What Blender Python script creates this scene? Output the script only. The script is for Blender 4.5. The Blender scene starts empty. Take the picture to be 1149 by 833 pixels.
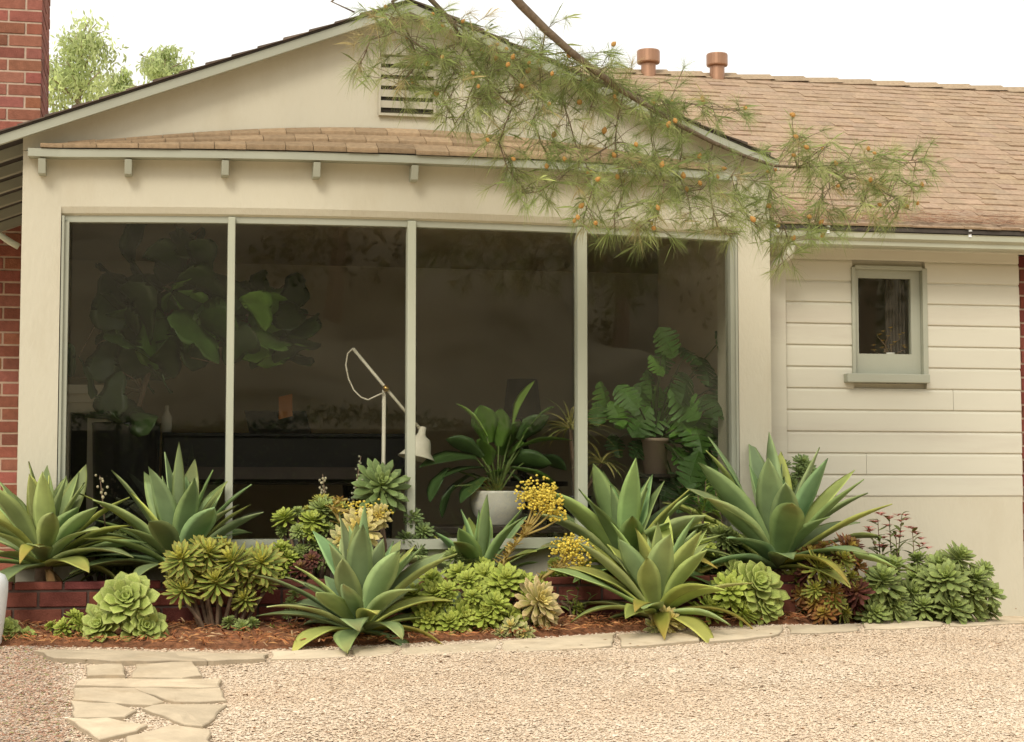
import bpy, bmesh, math, random
import numpy as np
from mathutils import Vector, Matrix, Euler

S = bpy.context.scene
COL = S.collection
R = math.radians
rng = np.random.default_rng(7)
random.seed(7)

# ------------------------------------------------------------------ camera, sky, sun, exposure
F = 2000.0                       # focal length in photo pixels (photo 1149 x 833)
YAW, PITCH = math.atan(0.2), R(3.8)
CAM = Vector((0.0, -9.13, 0.65))
cd = bpy.data.cameras.new('camera'); cam = bpy.data.objects.new('camera', cd); COL.objects.link(cam)
cd.sensor_width = 36.0; cd.lens = 36.0 * F / 1149.0; cd.clip_start = 0.05; cd.clip_end = 2000
cam.location = CAM; cam.rotation_euler = (R(90) + PITCH, 0, -YAW)
S.camera = cam
cd.dof.use_dof = False

SUN_EL, SUN_AZ = R(40), R(-150)          # direction the sun stands in (azimuth from +Y, clockwise): front left
w = bpy.data.worlds.new('World'); S.world = w; w.use_nodes = True
nt = w.node_tree; nt.nodes.clear()
sky = nt.nodes.new('ShaderNodeTexSky'); sky.sky_type = 'NISHITA'; sky.sun_disc = False
sky.sun_elevation = SUN_EL; sky.sun_rotation = SUN_AZ; sky.dust_density = 4.0; sky.air_density = 1.6
hs = nt.nodes.new('ShaderNodeHueSaturation'); hs.inputs['Saturation'].default_value = 0.06
mxw = nt.nodes.new('ShaderNodeMix'); mxw.data_type = 'RGBA'; mxw.blend_type = 'MIX'; mxw.inputs[0].default_value = 0.62
mxw.inputs[7].default_value = (10.3, 10.15, 9.6, 1)     # the even overcast layer
bg = nt.nodes.new('ShaderNodeBackground'); bg.inputs['Strength'].default_value = 0.10
wo = nt.nodes.new('ShaderNodeOutputWorld')
nt.links.new(sky.outputs[0], hs.inputs['Color']); nt.links.new(hs.outputs[0], mxw.inputs[6])
nt.links.new(mxw.outputs[2], bg.inputs[0]); nt.links.new(bg.outputs[0], wo.inputs[0])

sd = bpy.data.lights.new('sun', 'SUN'); sd.energy = 1.15; sd.angle = R(18); sd.color = (1.0, 0.93, 0.80)
so = bpy.data.objects.new('sun', sd); COL.objects.link(so)
sdir = Vector((math.sin(SUN_AZ) * math.cos(SUN_EL), math.cos(SUN_AZ) * math.cos(SUN_EL), math.sin(SUN_EL)))
so.rotation_euler = sdir.to_track_quat('Z', 'Y').to_euler(); so.location = sdir * 40

S.view_settings.view_transform = 'Standard'; S.view_settings.look = 'None'
S.view_settings.gamma = 1; S.view_settings.exposure = 0.6; S.view_settings.use_curve_mapping = False
S.render.engine = 'CYCLES'
S.cycles.transparent_max_bounces = 24; S.cycles.max_bounces = 8
S.cycles.use_denoising = True

# ------------------------------------------------------------------ photo ray helpers (a pixel on a real plane of the house)
_m = cam.rotation_euler.to_matrix()
RT, UP, FW = _m @ Vector((1, 0, 0)), _m @ Vector((0, 1, 0)), _m @ Vector((0, 0, -1))
def ray(px, py): return FW + RT * ((px - 574.5) / F) - UP * ((py - 416.5) / F)
def P(px, py, Y):
    d = ray(px, py); return CAM + d * ((Y - CAM.y) / d.y)
def ground(x, y):
    x = np.asarray(x, float); y = np.asarray(y, float)
    z = 0.085 * (np.clip(y, -12.5, -0.45) + 0.45)
    return z - 0.04 * np.clip(x - 3.0, 0, 3)
def G(px, py, lift=0.0):
    d = ray(px, py); lo, hi = 2.0, 30.0
    for _ in range(50):
        m = (lo + hi) / 2; p = CAM + d * m
        if p.z > float(ground(p.x, p.y)) + lift: lo = m
        else: hi = m
    return CAM + d * lo

# ------------------------------------------------------------------ mesh accumulator
class MB:
    def __init__(s): s.v = []; s.f = []; s.c = []; s.n = 0
    def add(s, verts, faces, col=(1, 1, 1)):
        verts = np.asarray(verts, float).reshape(-1, 3); n = len(verts)
        s.v.append(verts); s.f.extend([[i + s.n for i in f] for f in faces])
        c = np.asarray(col, float)
        if c.ndim == 1: c = np.repeat(c[None, :], n, 0)
        s.c.append(c); s.n += n
    def box(s, a, b, col=(1, 1, 1)):
        x0, y0, z0 = a; x1, y1, z1 = b
        s.add([(x0, y0, z0), (x1, y0, z0), (x1, y1, z0), (x0, y1, z0), (x0, y0, z1), (x1, y0, z1), (x1, y1, z1), (x0, y1, z1)],
              [(0, 3, 2, 1), (4, 5, 6, 7), (0, 1, 5, 4), (1, 2, 6, 5), (2, 3, 7, 6), (3, 0, 4, 7)], col)
    def obox(s, o, ax, ay, az, col=(1, 1, 1)):      # box spanned by three vectors from corner o
        o, ax, ay, az = map(Vector, (o, ax, ay, az))
        p = [o, o + ax, o + ax + ay, o + ay]; p += [q + az for q in p]
        s.add([tuple(q) for q in p], [(0, 3, 2, 1), (4, 5, 6, 7), (0, 1, 5, 4), (1, 2, 6, 5), (2, 3, 7, 6), (3, 0, 4, 7)], col)
    def tube(s, pts, rad, col=(1, 1, 1), k=6, cap=True):
        pts = [Vector(p) for p in pts]; n = len(pts)
        if not hasattr(rad, '__len__'): rad = [rad] * n
        V = []; ref = Vector((0.31, 0.87, 0.38))
        for i in range(n):
            t = (pts[min(i + 1, n - 1)] - pts[max(i - 1, 0)])
            if t.length < 1e-9: t = Vector((0, 0, 1))
            t.normalize(); a = t.cross(ref)
            if a.length < 1e-3: a = t.cross(Vector((1, 0, 0)))
            a.normalize(); b = t.cross(a)
            for j in range(k):
                q = 2 * math.pi * j / k
                V.append(pts[i] + (a * math.cos(q) + b * math.sin(q)) * rad[i])
        Fc = []
        for i in range(n - 1):
            for j in range(k):
                Fc.append((i * k + j, i * k + (j + 1) % k, (i + 1) * k + (j + 1) % k, (i + 1) * k + j))
        if cap: Fc.append(tuple(range(k))[::-1]); Fc.append(tuple((n - 1) * k + j for j in range(k)))
        s.add([tuple(q) for q in V], Fc, col)
    def lathe(s, prof, c, k=28, col=(1, 1, 1), axis=None):
        V = []; Fc = []; n = len(prof)
        for r, z in prof:
            for j in range(k):
                q = 2 * math.pi * j / k; V.append(Vector((r * math.cos(q), r * math.sin(q), z)))
        if axis is not None:
            q = Vector(axis).to_track_quat('Z', 'Y'); V = [q @ v for v in V]
        V = [tuple(v + Vector(c)) for v in V]
        for i in range(n - 1):
            for j in range(k): Fc.append((i * k + j, i * k + (j + 1) % k, (i + 1) * k + (j + 1) % k, (i + 1) * k + j))
        s.add(V, Fc, col)
    def prism(s, poly, d, col=(1, 1, 1)):           # planar polygon extruded by vector d
        n = len(poly); d = Vector(d); a = [Vector(p) for p in poly]; V = a + [p + d for p in a]
        s.add([tuple(v) for v in V], [tuple(range(n))[::-1], tuple(range(n, 2 * n))] + [(i, (i + 1) % n, n + (i + 1) % n, n + i) for i in range(n)], col)
    def mesh(s, name, smooth=False, recalc=False):
        me = bpy.data.meshes.new(name)
        v = np.concatenate(s.v) if s.v else np.zeros((0, 3))
        me.from_pydata(v.tolist(), [], s.f)
        ca = me.color_attributes.new('Col', 'FLOAT_COLOR', 'POINT')
        c = np.concatenate(s.c); c = np.hstack([c[:, :3], np.ones((len(c), 1))])
        ca.data.foreach_set('color', c.ravel())
        if recalc:
            bm = bmesh.new(); bm.from_mesh(me); bmesh.ops.recalc_face_normals(bm, faces=bm.faces); bm.to_mesh(me); bm.free()
        if smooth: me.polygons.foreach_set('use_smooth', [True] * len(me.polygons))
        me.update(); return me

def link(name, me, m, parent=None, bevel=0, smooth=False):
    o = bpy.data.objects.new(name, me); COL.objects.link(o)
    if m is not None:
        if len(me.materials) == 0: me.materials.append(m)
    if parent is not None:
        o.parent = parent
        loc = world_loc(parent); o.location = -loc
    if bevel:
        b = o.modifiers.new('bevel', 'BEVEL'); b.width = bevel; b.segments = 2; b.limit_method = 'ANGLE'
    return o
def world_loc(o):
    l = Vector(o.location)
    while o.parent is not None: o = o.parent; l += Vector(o.location)
    return l
def build(name, mb, m, parent=None, bevel=0, smooth=False, recalc=True):
    return link(name, mb.mesh(name, smooth, recalc), m, parent, bevel)
def tag(o, label, cat, group=None):
    o['label'] = label; o['category'] = cat
    if group: o['group'] = group
    return o
def thing(name, label, cat, loc=(0, 0, 0), group=None):
    o = bpy.data.objects.new(name, None); COL.objects.link(o); o.location = loc; o.empty_display_size = 0.1
    return tag(o, label, cat, group)
def setting(o, kind='structure'): o['kind'] = kind; return o

# ------------------------------------------------------------------ materials
def mat(name, col=(1, 1, 1), rough=0.8, attr=False, var=0.0, vscale=6.0, bump=0.0, bscale=60.0, transl=0.0, spec=0.35, dark=None, dscale=2.0, metal=0.0, stretch=None):
    m = bpy.data.materials.new(name); m.use_nodes = True; t = m.node_tree; L = t.links.new
    b = t.nodes['Principled BSDF']; b.inputs['Roughness'].default_value = rough; b.inputs['Specular IOR Level'].default_value = spec
    b.inputs['Metallic'].default_value = metal
    tc = t.nodes.new('ShaderNodeTexCoord'); src = tc.outputs['Object']
    if stretch:
        mp = t.nodes.new('ShaderNodeMapping'); mp.inputs['Scale'].default_value = stretch; L(src, mp.inputs[0]); src = mp.outputs[0]
    if attr:
        a = t.nodes.new('ShaderNodeVertexColor'); a.layer_name = 'Col'
        mu = t.nodes.new('ShaderNodeMix'); mu.data_type = 'RGBA'; mu.blend_type = 'MULTIPLY'; mu.inputs[0].default_value = 1
        L(a.outputs[0], mu.inputs[6]); mu.inputs[7].default_value = (*col, 1); c = mu.outputs[2]
    else:
        rgb = t.nodes.new('ShaderNodeRGB'); rgb.outputs[0].default_value = (*col, 1); c = rgb.outputs[0]
    if var:
        n = t.nodes.new('ShaderNodeTexNoise'); n.inputs['Scale'].default_value = vscale; n.inputs['Detail'].default_value = 6; L(src, n.inputs['Vector'])
        mr = t.nodes.new('ShaderNodeMapRange'); mr.inputs[1].default_value = 0.3; mr.inputs[2].default_value = 0.7
        mr.inputs[3].default_value = 1 - var; mr.inputs[4].default_value = 1 + var; L(n.outputs['Fac'], mr.inputs[0])
        mu2 = t.nodes.new('ShaderNodeMix'); mu2.data_type = 'RGBA'; mu2.blend_type = 'MULTIPLY'; mu2.inputs[0].default_value = 1
        L(c, mu2.inputs[6]); L(mr.outputs[0], mu2.inputs[7]); c = mu2.outputs[2]
    if dark is not None:
        n3 = t.nodes.new('ShaderNodeTexNoise'); n3.inputs['Scale'].default_value = dscale; n3.inputs['Detail'].default_value = 8; n3.inputs['Roughness'].default_value = 0.65; L(src, n3.inputs['Vector'])
        mr3 = t.nodes.new('ShaderNodeMapRange'); mr3.inputs[1].default_value = 0.52; mr3.inputs[2].default_value = 0.72; L(n3.outputs['Fac'], mr3.inputs[0])
        mu3 = t.nodes.new('ShaderNodeMix'); mu3.data_type = 'RGBA'; L(mr3.outputs[0], mu3.inputs[0]); L(c, mu3.inputs[6]); mu3.inputs[7].default_value = (*dark, 1); c = mu3.outputs[2]
    L(c, b.inputs['Base Color'])
    if bump:
        nb = t.nodes.new('ShaderNodeTexNoise'); nb.inputs['Scale'].default_value = bscale; nb.inputs['Detail'].default_value = 5; L(src, nb.inputs['Vector'])
        bp = t.nodes.new('ShaderNodeBump'); bp.inputs['Strength'].default_value = bump; bp.inputs['Distance'].default_value = 0.01
        L(nb.outputs['Fac'], bp.inputs['Height']); L(bp.outputs[0], b.inputs['Normal'])
    if transl:
        tr = t.nodes.new('ShaderNodeBsdfTranslucent'); L(c, tr.inputs[0])
        ms = t.nodes.new('ShaderNodeMixShader'); ms.inputs[0].default_value = transl
        L(b.outputs[0], ms.inputs[1]); L(tr.outputs[0], ms.inputs[2]); L(ms.outputs[0], t.nodes['Material Output'].inputs[0])
    return m
def glass(name, tint=(0.95, 0.95, 0.93), base=0.05):
    m = bpy.data.materials.new(name); m.use_nodes = True; t = m.node_tree; t.nodes.clear(); L = t.links.new
    o = t.nodes.new('ShaderNodeOutputMaterial'); lw = t.nodes.new('ShaderNodeLayerWeight'); lw.inputs[0].default_value = 0.5
    pw = t.nodes.new('ShaderNodeMath'); pw.operation = 'POWER'; L(lw.outputs['Facing'], pw.inputs[0]); pw.inputs[1].default_value = 5
    ma = t.nodes.new('ShaderNodeMath'); ma.operation = 'MULTIPLY_ADD'; L(pw.outputs[0], ma.inputs[0]); ma.inputs[1].default_value = 0.9; ma.inputs[2].default_value = base
    tr = t.nodes.new('ShaderNodeBsdfTransparent'); tr.inputs[0].default_value = (*tint, 1)
    gl = t.nodes.new('ShaderNodeBsdfGlossy'); gl.inputs['Roughness'].default_value = 0.015
    ms = t.nodes.new('ShaderNodeMixShader'); L(ma.outputs[0], ms.inputs[0]); L(tr.outputs[0], ms.inputs[1]); L(gl.outputs[0], ms.inputs[2]); L(ms.outputs[0], o.inputs[0])
    return m

STUCCO = mat('cream_stucco', (0.575, 0.535, 0.418), 0.9, var=0.045, vscale=1.3, bump=0.28, bscale=45, stretch=(1, 1, .45), dark=(0.515, 0.468, 0.352), dscale=1.9, spec=0.15)
SIDING = mat('cream_painted_boards', (0.58, 0.553, 0.45), 0.7, var=0.035, vscale=2.0, bump=0.05, bscale=90, stretch=(0.4, 1, 3), spec=0.25, dark=(0.53, 0.49, 0.40), dscale=1.8)
SAGE = mat('sage_painted_wood', (0.36, 0.365, 0.285), 0.6, var=0.06, vscale=4, bump=0.05, bscale=80)
PALESAGE = mat('pale_sage_paint', (0.43, 0.44, 0.335), 0.55, var=0.04, vscale=4)
SHINGLE = mat('tan_asphalt_shingle', (1, 1, 1), 0.95, attr=True, var=0.16, vscale=40, bump=0.4, bscale=220, spec=0.1)
DARKSHINGLE = mat('shingle_edge', (0.06, 0.05, 0.042), 0.95, var=0.2, vscale=20)
BRICK = mat('red_brick', (1, 1, 1), 0.9, attr=True, var=0.15, vscale=25, bump=0.4, bscale=120, spec=0.15)
MORTAR = mat('mortar', (0.47, 0.35, 0.26), 0.95, var=0.12, vscale=20, bump=0.3)
DARKMORTAR = mat('dirty_mortar', (0.10, 0.065, 0.05), 0.95, var=0.2, vscale=20, bump=0.3)
GLASS = glass('window_glass', base=0.05)
ROOMWALL = mat('brown_room_wall', (0.56, 0.50, 0.38), 0.9, var=0.06, vscale=2)
CEIL = mat('room_ceiling', (0.55, 0.45, 0.31), 0.9, var=0.06, vscale=2)
FLOORW = mat('dark_wood_floor', (0.24, 0.16, 0.09), 0.5, var=0.25, vscale=3, stretch=(1, 6, 1))
WHITEP = mat('old_white_paint', (0.62, 0.57, 0.45), 0.6, var=0.04)
BLACKL = mat('black_lacquer', (0.012, 0.012, 0.014), 0.25, spec=0.5)
DARKWOOD = mat('dark_wood', (0.04, 0.028, 0.02), 0.5, var=0.2)
COPPER = mat('tan_painted_flue', (0.37, 0.205, 0.125), 0.38, var=0.12, vscale=8, metal=0.55)
AGAVE = mat('agave_leaf', (1.78, 1.5, 1.42), 0.6, attr=True, var=0.2, vscale=7, spec=0.3, transl=0.08)
AGAVE_DRY = mat('dried_leaf', (1, 1, 1), 0.9, attr=True, var=0.25, vscale=20, spec=0.1)
SUCC = mat('succulent_leaf', (1.42, 1.22, 0.92), 0.55, attr=True, var=0.22, vscale=30, spec=0.3, transl=0.12)
LEAF = mat('indoor_leaf', (2.1, 2.0, 1.6), 0.42, attr=True, var=0.2, vscale=12, spec=0.4, transl=0.15)
STEM = mat('plant_stem', (0.16, 0.105, 0.065), 0.9, var=0.25, vscale=40, bump=0.3)
NEEDLE = mat('pine_needles', (1.85, 1.74, 1.8), 0.6, attr=True, spec=0.2, transl=0.3)
BARK = mat('pine_bark', (0.17, 0.125, 0.085), 0.95, var=0.3, vscale=30, bump=0.6, bscale=60)
CONE = mat('young_pine_cone', (0.47, 0.25, 0.07), 0.8, var=0.3, vscale=60)
TREELEAF = mat('airy_tree_leaf', (1, 1, 1), 0.6, attr=True, transl=0.6, spec=0.1)
TREEBARK = mat('pale_bark', (0.26, 0.2, 0.13), 0.95, var=0.2, vscale=4)
CERAMIC = mat('white_glazed_ceramic', (0.72, 0.70, 0.62), 0.18, spec=0.5)
LAMPW = mat('cream_enamel', (0.74, 0.70, 0.57), 0.35, spec=0.4)
BRASS = mat('brass', (0.5, 0.32, 0.1), 0.3, metal=1.0)
GRAVEL = mat('gravel_bed', (0.72, 0.58, 0.42), 0.95, var=0.15, vscale=110, bump=0.4, bscale=130, dark=(0.34, 0.25, 0.16), dscale=3.0, spec=0.1)
PEBBLE = mat('gravel_pebbles', (1, 1, 1), 0.85, attr=True, spec=0.2)
FLAG = mat('tan_flagstone', (1, 1, 1), 0.85, attr=True, var=0.13, vscale=7, bump=0.35, bscale=35, spec=0.2, dark=(0.50, 0.385, 0.25), dscale=4)
SOIL = mat('dark_soil', (0.09, 0.055, 0.035), 0.98, var=0.3, vscale=30, bump=0.8, bscale=60)
MULCH = mat('pine_needle_mulch', (1, 1, 1), 0.95, attr=True, spec=0.1)
FLOWER = mat('flower_petals', (1, 1, 1), 0.7, attr=True, transl=0.2, spec=0.2)
HILL = mat('dry_brush_hill', (0.29, 0.255, 0.175), 1.0, var=0.35, vscale=0.25, dark=(0.10, 0.095, 0.05), dscale=0.3, bump=0.6, bscale=2, spec=0.0)
WHITEPL = mat('white_plastic', (0.78, 0.80, 0.80), 0.4, spec=0.4)
GUTTER = mat('sage_gutter_metal', (0.40, 0.40, 0.30), 0.45, var=0.08, vscale=3)

# ------------------------------------------------------------------ ground
def sheet(name, xs, ys, zf, m):
    mb = MB(); X, Y = np.meshgrid(xs, ys); Z = zf(X, Y); nx, ny = len(xs), len(ys)
    mb.add(np.stack([X, Y, Z], -1).reshape(-1, 3), [(j * nx + i, j * nx + i + 1, (j + 1) * nx + i + 1, (j + 1) * nx + i) for j in range(ny - 1) for i in range(nx - 1)])
    return build(name, mb, m, smooth=True)
xs = np.concatenate([[-600, -200, -60, -20], np.linspace(-8, 12, 121), [25, 60, 200, 600]])
ys = np.concatenate([[-600, -150, -60, -30, -20], np.linspace(-14, 1, 101), [5, 20, 60, 200, 700]])
def gz(X, Y):
    near = (np.abs(X - 2) < 9) & (Y > -13) & (Y < -0.9)
    und = 0.008 * np.sin(X * 2.3 + Y) * np.sin(Y * 3.1 - X * .7)
    return ground(X, Y) - 0.01 + np.where(near, und, 0)
setting(sheet('gravel_ground', xs, ys, gz, GRAVEL))
# the brushy hill across the drive, behind the photographer; the window mirrors it
hx = np.linspace(-70, 80, 90); hy = np.linspace(-95, -17, 60)
def hz(X, Y):
    d = np.clip((-17 - Y), 0, None)
    b = 15.5 * (1 - np.exp(-d / 24.0)) - 1.15
    bumpy = 0.9 * np.sin(X * .31 + 1.3) * np.sin(Y * .27) + 0.55 * np.sin(X * .9 + Y * .5) * np.sin(Y * .8 - X * .3) + 0.35 * np.sin(X * 1.7 - Y) * np.sin(Y * 1.9)
    return b + bumpy * np.clip(d / 10, 0, 1) - 0.15 * (d < .5)
setting(sheet('hillside', hx, hy, hz, HILL))

# row of foliage added out of view, darkens the lower reflections in the panes
def reflection_hedge():
    r = np.random.default_rng(17); x0, x1, y0, h, d = -9.0, 14.0, -16.2, 2.75, 1.3; zb = -1.15
    root = thing('reflection_hedge', 'unseen dark shrubbery added across the drive to darken the low bow window reflections', 'reflection_hedge', ((x0 + x1) / 2, y0, zb))
    core = MB(); core.box((x0 + .1, y0 - d / 2 + .1, zb), (x1 - .1, y0 + d / 2 - .1, zb + h - .12)); build('branches', core, mat('hedge_twigs', (.03, .03, .018), 1.0), root)
    n = 16000; p = np.stack([r.uniform(x0, x1, n), y0 + d / 2 * r.choice([-1, 1, 1], n) + r.normal(0, .06, n), zb + h * r.uniform(0, 1, n)], 1)
    k = r.random(n) < .3; p[k, 1] = y0 + r.uniform(-d / 2, d / 2, k.sum()); p[k, 2] = zb + h + r.normal(0, .05, k.sum()) + .12 * np.sin(p[k, 0] * 1.7)
    dd = r.normal(0, 1, (n, 3)); dd /= np.linalg.norm(dd, axis=1)[:, None]; ss = np.cross(dd, r.normal(0, 1, (n, 3))); ss /= np.linalg.norm(ss, axis=1)[:, None]
    L_ = r.uniform(.06, .13, n)[:, None]; V = np.stack([p, p + dd * L_ * .5 + ss * L_ * .25, p + dd * L_, p + dd * L_ * .5 - ss * L_ * .25], 1).reshape(-1, 3)
    c = np.repeat(np.array([[.05, .075, .03]]) * (1 + r.normal(0, .25, (n, 1))), 4, 0)
    lf = MB(); lf.add(V, (np.arange(n)[:, None] * 4 + np.arange(4)).tolist(), np.clip(c, .005, 1)); build('foliage', lf, SUCC, root, recalc=False)
reflection_hedge()
def far_wood():
    r = np.random.default_rng(19); Vs = []; Cs = []; st = MB()
    for x in np.arange(-34, 42, 3.4):
        if r.random() < .12: continue
        x = x + r.normal(0, .8); y = -34 + r.normal(0, 4); z0 = float(hz(np.array(x), np.array(y))); h = r.uniform(2.6, 5.5); w_ = h * r.uniform(.45, .8)
        st.tube([(x, y, z0 - .4), (x + .2, y, z0 + h * .5), (x, y, z0 + h * .9)], [.22, .15, .04], (.5, .4, .3), k=6)
        for c in range(34):
            q = np.array((x, y, z0 + h * r.uniform(.25, 1))) + r.normal(0, 1, 3) * np.array((w_ * .42, w_ * .42, h * .07)); n = 40
            p = q + r.normal(0, .32, (n, 3)); d = r.normal(0, 1, (n, 3)); d /= np.linalg.norm(d, axis=1)[:, None]; e = np.cross(d, r.normal(0, 1, (n, 3))); e /= np.linalg.norm(e, axis=1)[:, None]; L_ = r.uniform(.12, .3, n)[:, None]
            Vs.append(np.stack([p, p + d * L_ * .5 + e * L_ * .25, p + d * L_, p + d * L_ * .5 - e * L_ * .25], 1)); Cs.append(np.repeat((np.array([[.11, .115, .05]]) * (1 + r.normal(0, .25)) * (1 + r.normal(0, .15, (n, 1))))[:, None], 4, 1))
    V = np.concatenate(Vs).reshape(-1, 3); C = np.concatenate(Cs).reshape(-1, 3); n = len(V) // 4
    st.add(V, (np.arange(n)[:, None] * 4 + np.arange(4)).tolist(), np.clip(C, .01, 1)); o = setting(build('far_wood', st, TREELEAF, recalc=False), 'stuff'); o['label'] = 'brown green wood along the hillside across the drive, mirrored faintly in the window panes'
far_wood()
# ------------------------------------------------------------------ the house
house = thing('house', 'cream stucco house with four pane bow window under a low gable and tan shingle roof', 'house', (1.27, 0, 0))
XL, XR = -0.667, 3.25                   # bay corners
JL, JR = P(67, 400, 0).x, P(828, 400, 0).x
XC, HW, BOW = (JL + JR) / 2, (JR - JL) / 2, 0.18
def bow(x): return -BOW * max(0.0, 1 - ((x - XC) / HW) ** 2)
ZT = 2.02                                # window head
ZE = 2.29                                # pent eave underside
ZS = 0.40                                # window sill
AX, AZ, SL = 1.262, 3.105, 0.38           # gable apex under the rake

# bowed wall strip over the window and the low wall below it (front and back faces follow the bow), rounded lower edge
def bow_strip(z0, z1, off, thick, x0=XL, x1=XR, n=48, soft=0.0):
    mb = MB(); xs_ = np.linspace(x0, x1, n); V = []; 
    prof = [(thick, z0), (soft, z0), (soft * .35, z0 + soft * .3), (0, z0 + soft), (0, z1), (thick, z1)] if soft else [(thick, z0), (0, z0), (0, z1), (thick, z1)]
    k = len(prof)
    for x in xs_:
        for (dy, z) in prof: V.append((x, bow(x) + off + dy, z))
    Fc = [(i * k + j, (i + 1) * k + j, (i + 1) * k + (j + 1) % k, i * k + (j + 1) % k) for i in range(n - 1) for j in range(k)]
    Fc += [tuple(range(k)), tuple((n - 1) * k + j for j in range(k))[::-1]]
    mb.add(V, Fc); return mb
build('window_header', bow_strip(ZT, ZE + .05, 0.0, 0.16, JL - .005, JR + .005, soft=0.045), STUCCO, house, smooth=False)
build('low_wall', bow_strip(-0.2, ZS - 0.05, 0.012, 0.16), STUCCO, house)
for (a_, b_) in (((XL, 0.0, -0.3), (JL - 0.005, 0.17, ZE + .05)), ((JR + 0.005, 0.0, -0.3), (XR, 0.17, ZE + .05))):
    cw = MB(); cw.box(a_, b_); build('corner_wall', cw, STUCCO, house)
for (a_, b_) in (((XL, 0.172, -0.3), (XL + .05, 5.6, 2.25)), ((XR - .10, 0.172, -0.3), (XR, 0.62, 2.25))):
    cw = MB(); cw.box(a_, b_); build('side_wall', cw, STUCCO, house)
gw = MB()
gz0 = ZE + 0.054
xl = AX - (AZ - gz0) / SL
poly = [(XL - .002, 0.004, gz0), (XR + .002, 0.004, gz0), (XR + .002, 0.004, AZ + .05 - SL * (XR - AX)), (AX, 0.004, AZ + .05), (XL - .002, 0.004, AZ + .05 - SL * (AX - XL))]
gw.prism(poly, (0, 0.15, 0)); gable = build('gable_wall', gw, STUCCO, house)
# louvred vent in the gable
v0, v1 = P(427, 64, 0), P(486, 128, 0)
vb = MB(); vb.box((v0.x, -.004, v1.z), (v1.x, 0.0035, v0.z)); vent = build('gable_vent', vb, mat('vent_dark', (0.035, 0.028, 0.02), 0.9), gable)
vs = MB(); nl = 5; hh = (v0.z - v1.z) / nl
for i in range(nl):
    z = v1.z + i * hh
    vs.obox((v0.x, -.016, z + hh * .34), (v1.x - v0.x, 0, 0), (0, .013, .004), (0, -.002, hh * .62))
for x in (v0.x - .012, v1.x): vs.box((x, -.022, v1.z - .01), (x + .012, .0, v0.z + .01))
vs.box((v0.x - .012, -.022, v0.z + .01), (v1.x + .012, 0, v0.z + .022)); vs.box((v0.x - .012, -.022, v1.z - .022), (v1.x + .012, 0, v1.z - .01))
build('louvre', vs, mat('louvre_paint', (.46, .42, .32), .85, var=.06), vent)

# shingles helper: courses of separate tabs on a slope given by origin, along vector, up-slope vector
def shingles(o, along, up, L, Hh, tab=0.16, course=0.127, base=(0.395, 0.282, 0.19), lift=0.006, seed=1, thick=0.012, mb=None, clip=None):
    r = np.random.default_rng(seed); mb = mb or MB(); o = Vector(o); a = Vector(along).normalized(); u = Vector(up).normalized(); n = a.cross(u)
    if n.z < 0: n = -n
    rows = int(Hh / course) + 1
    for i in range(rows):
        x = -tab * (0.5 if i % 2 else 0.0) - r.random() * .05
        wob = 0
        while x < L:
            wdt = tab * (0.75 + .5 * r.random()); x0, x1 = max(0, x), min(L, x + wdt - .0005); x += wdt
            if x1 - x0 < .01: continue
            s0 = i * course + r.normal(0, .0025); s1 = min((i + 1) * course + .02, Hh)
            if clip is not None:
                x0, x1 = max(x0, clip(i * course)), x1
                if x1 - x0 < .01: continue
            g = 1 + r.normal(0, .05); c = np.array(base) * g * np.array([1 + r.normal(0, .012), 1, 1 - r.normal(0, .02)])
            tk = thick * (.25 + 1.0 * r.random() ** 1.5)
            p = [o + a * x0 + u * s0, o + a * x1 + u * s0, o + a * x1 + u * s1, o + a * x0 + u * s1]
            hi = [n * (lift + tk), n * (lift + tk), n * .006, n * .006]
            V = [tuple(q) for q in p] + [tuple(q + h) for q, h in zip(p, hi)]
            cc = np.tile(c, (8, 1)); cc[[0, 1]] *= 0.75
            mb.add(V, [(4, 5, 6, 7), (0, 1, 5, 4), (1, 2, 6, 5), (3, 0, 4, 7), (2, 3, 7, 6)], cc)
    return mb

# pent roof over the bow window: loft between the bowed eave and the gable face, three curved courses
def pe(x):                                # eave plan
    e = min(1.0, max(0.0, (x - (XL + .06)) / .5), max(0, (XR - .3 - x)) / .5 + .0)
    return bow(x) - 0.10
PX0, PX1 = XL + 0.09, XR - 0.30
def ptop(x):
    v = (x - (PX0 + .05)) / (PX1 - PX0)
    return 0.008 + 0.175 * max(0.0, math.sin(math.pi * min(1, max(0, .01 + v * .97)))) ** 0.85
pr = MB(); r_ = np.random.default_rng(5); NR = 3
for i in range(NR):
    x = PX0 - r_.random() * .1
    while x < PX1:
        wd = 0.17 * (.8 + .4 * r_.random()); x0, x1 = max(PX0, x), min(PX1, x + wd - .003); x += wd
        if x1 - x0 < .01: continue
        g = 1 + r_.normal(0, .10); c = np.array((0.36, 0.255, 0.155)) * g
        def pt(xx, s, h):
            y0 = pe(xx) - .02; z0 = ZE + .05; y1 = 0.0; z1 = z0 + ptop(xx)
            return (xx, y0 + (y1 - y0) * s, z0 + (z1 - z0) * s + h)
        s0 = i / NR + r_.normal(0, .012); s1 = min(1, (i + 1.15) / NR)
        tk = .014 + .006 * r_.random()
        V = [pt(x0, s0, 0), pt(x1, s0, 0), pt(x1, s1, 0), pt(x0, s1, 0), pt(x0, s0, tk + .006), pt(x1, s0, tk + .006), pt(x1, s1, .006), pt(x0, s1, .006)]
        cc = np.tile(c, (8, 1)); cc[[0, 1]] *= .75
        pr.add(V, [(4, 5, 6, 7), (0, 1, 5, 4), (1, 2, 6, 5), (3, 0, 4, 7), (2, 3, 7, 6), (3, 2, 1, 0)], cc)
pent = build('pent_roof', pr, SHINGLE, house)
fb = MB(); n = 50; V = []
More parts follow.
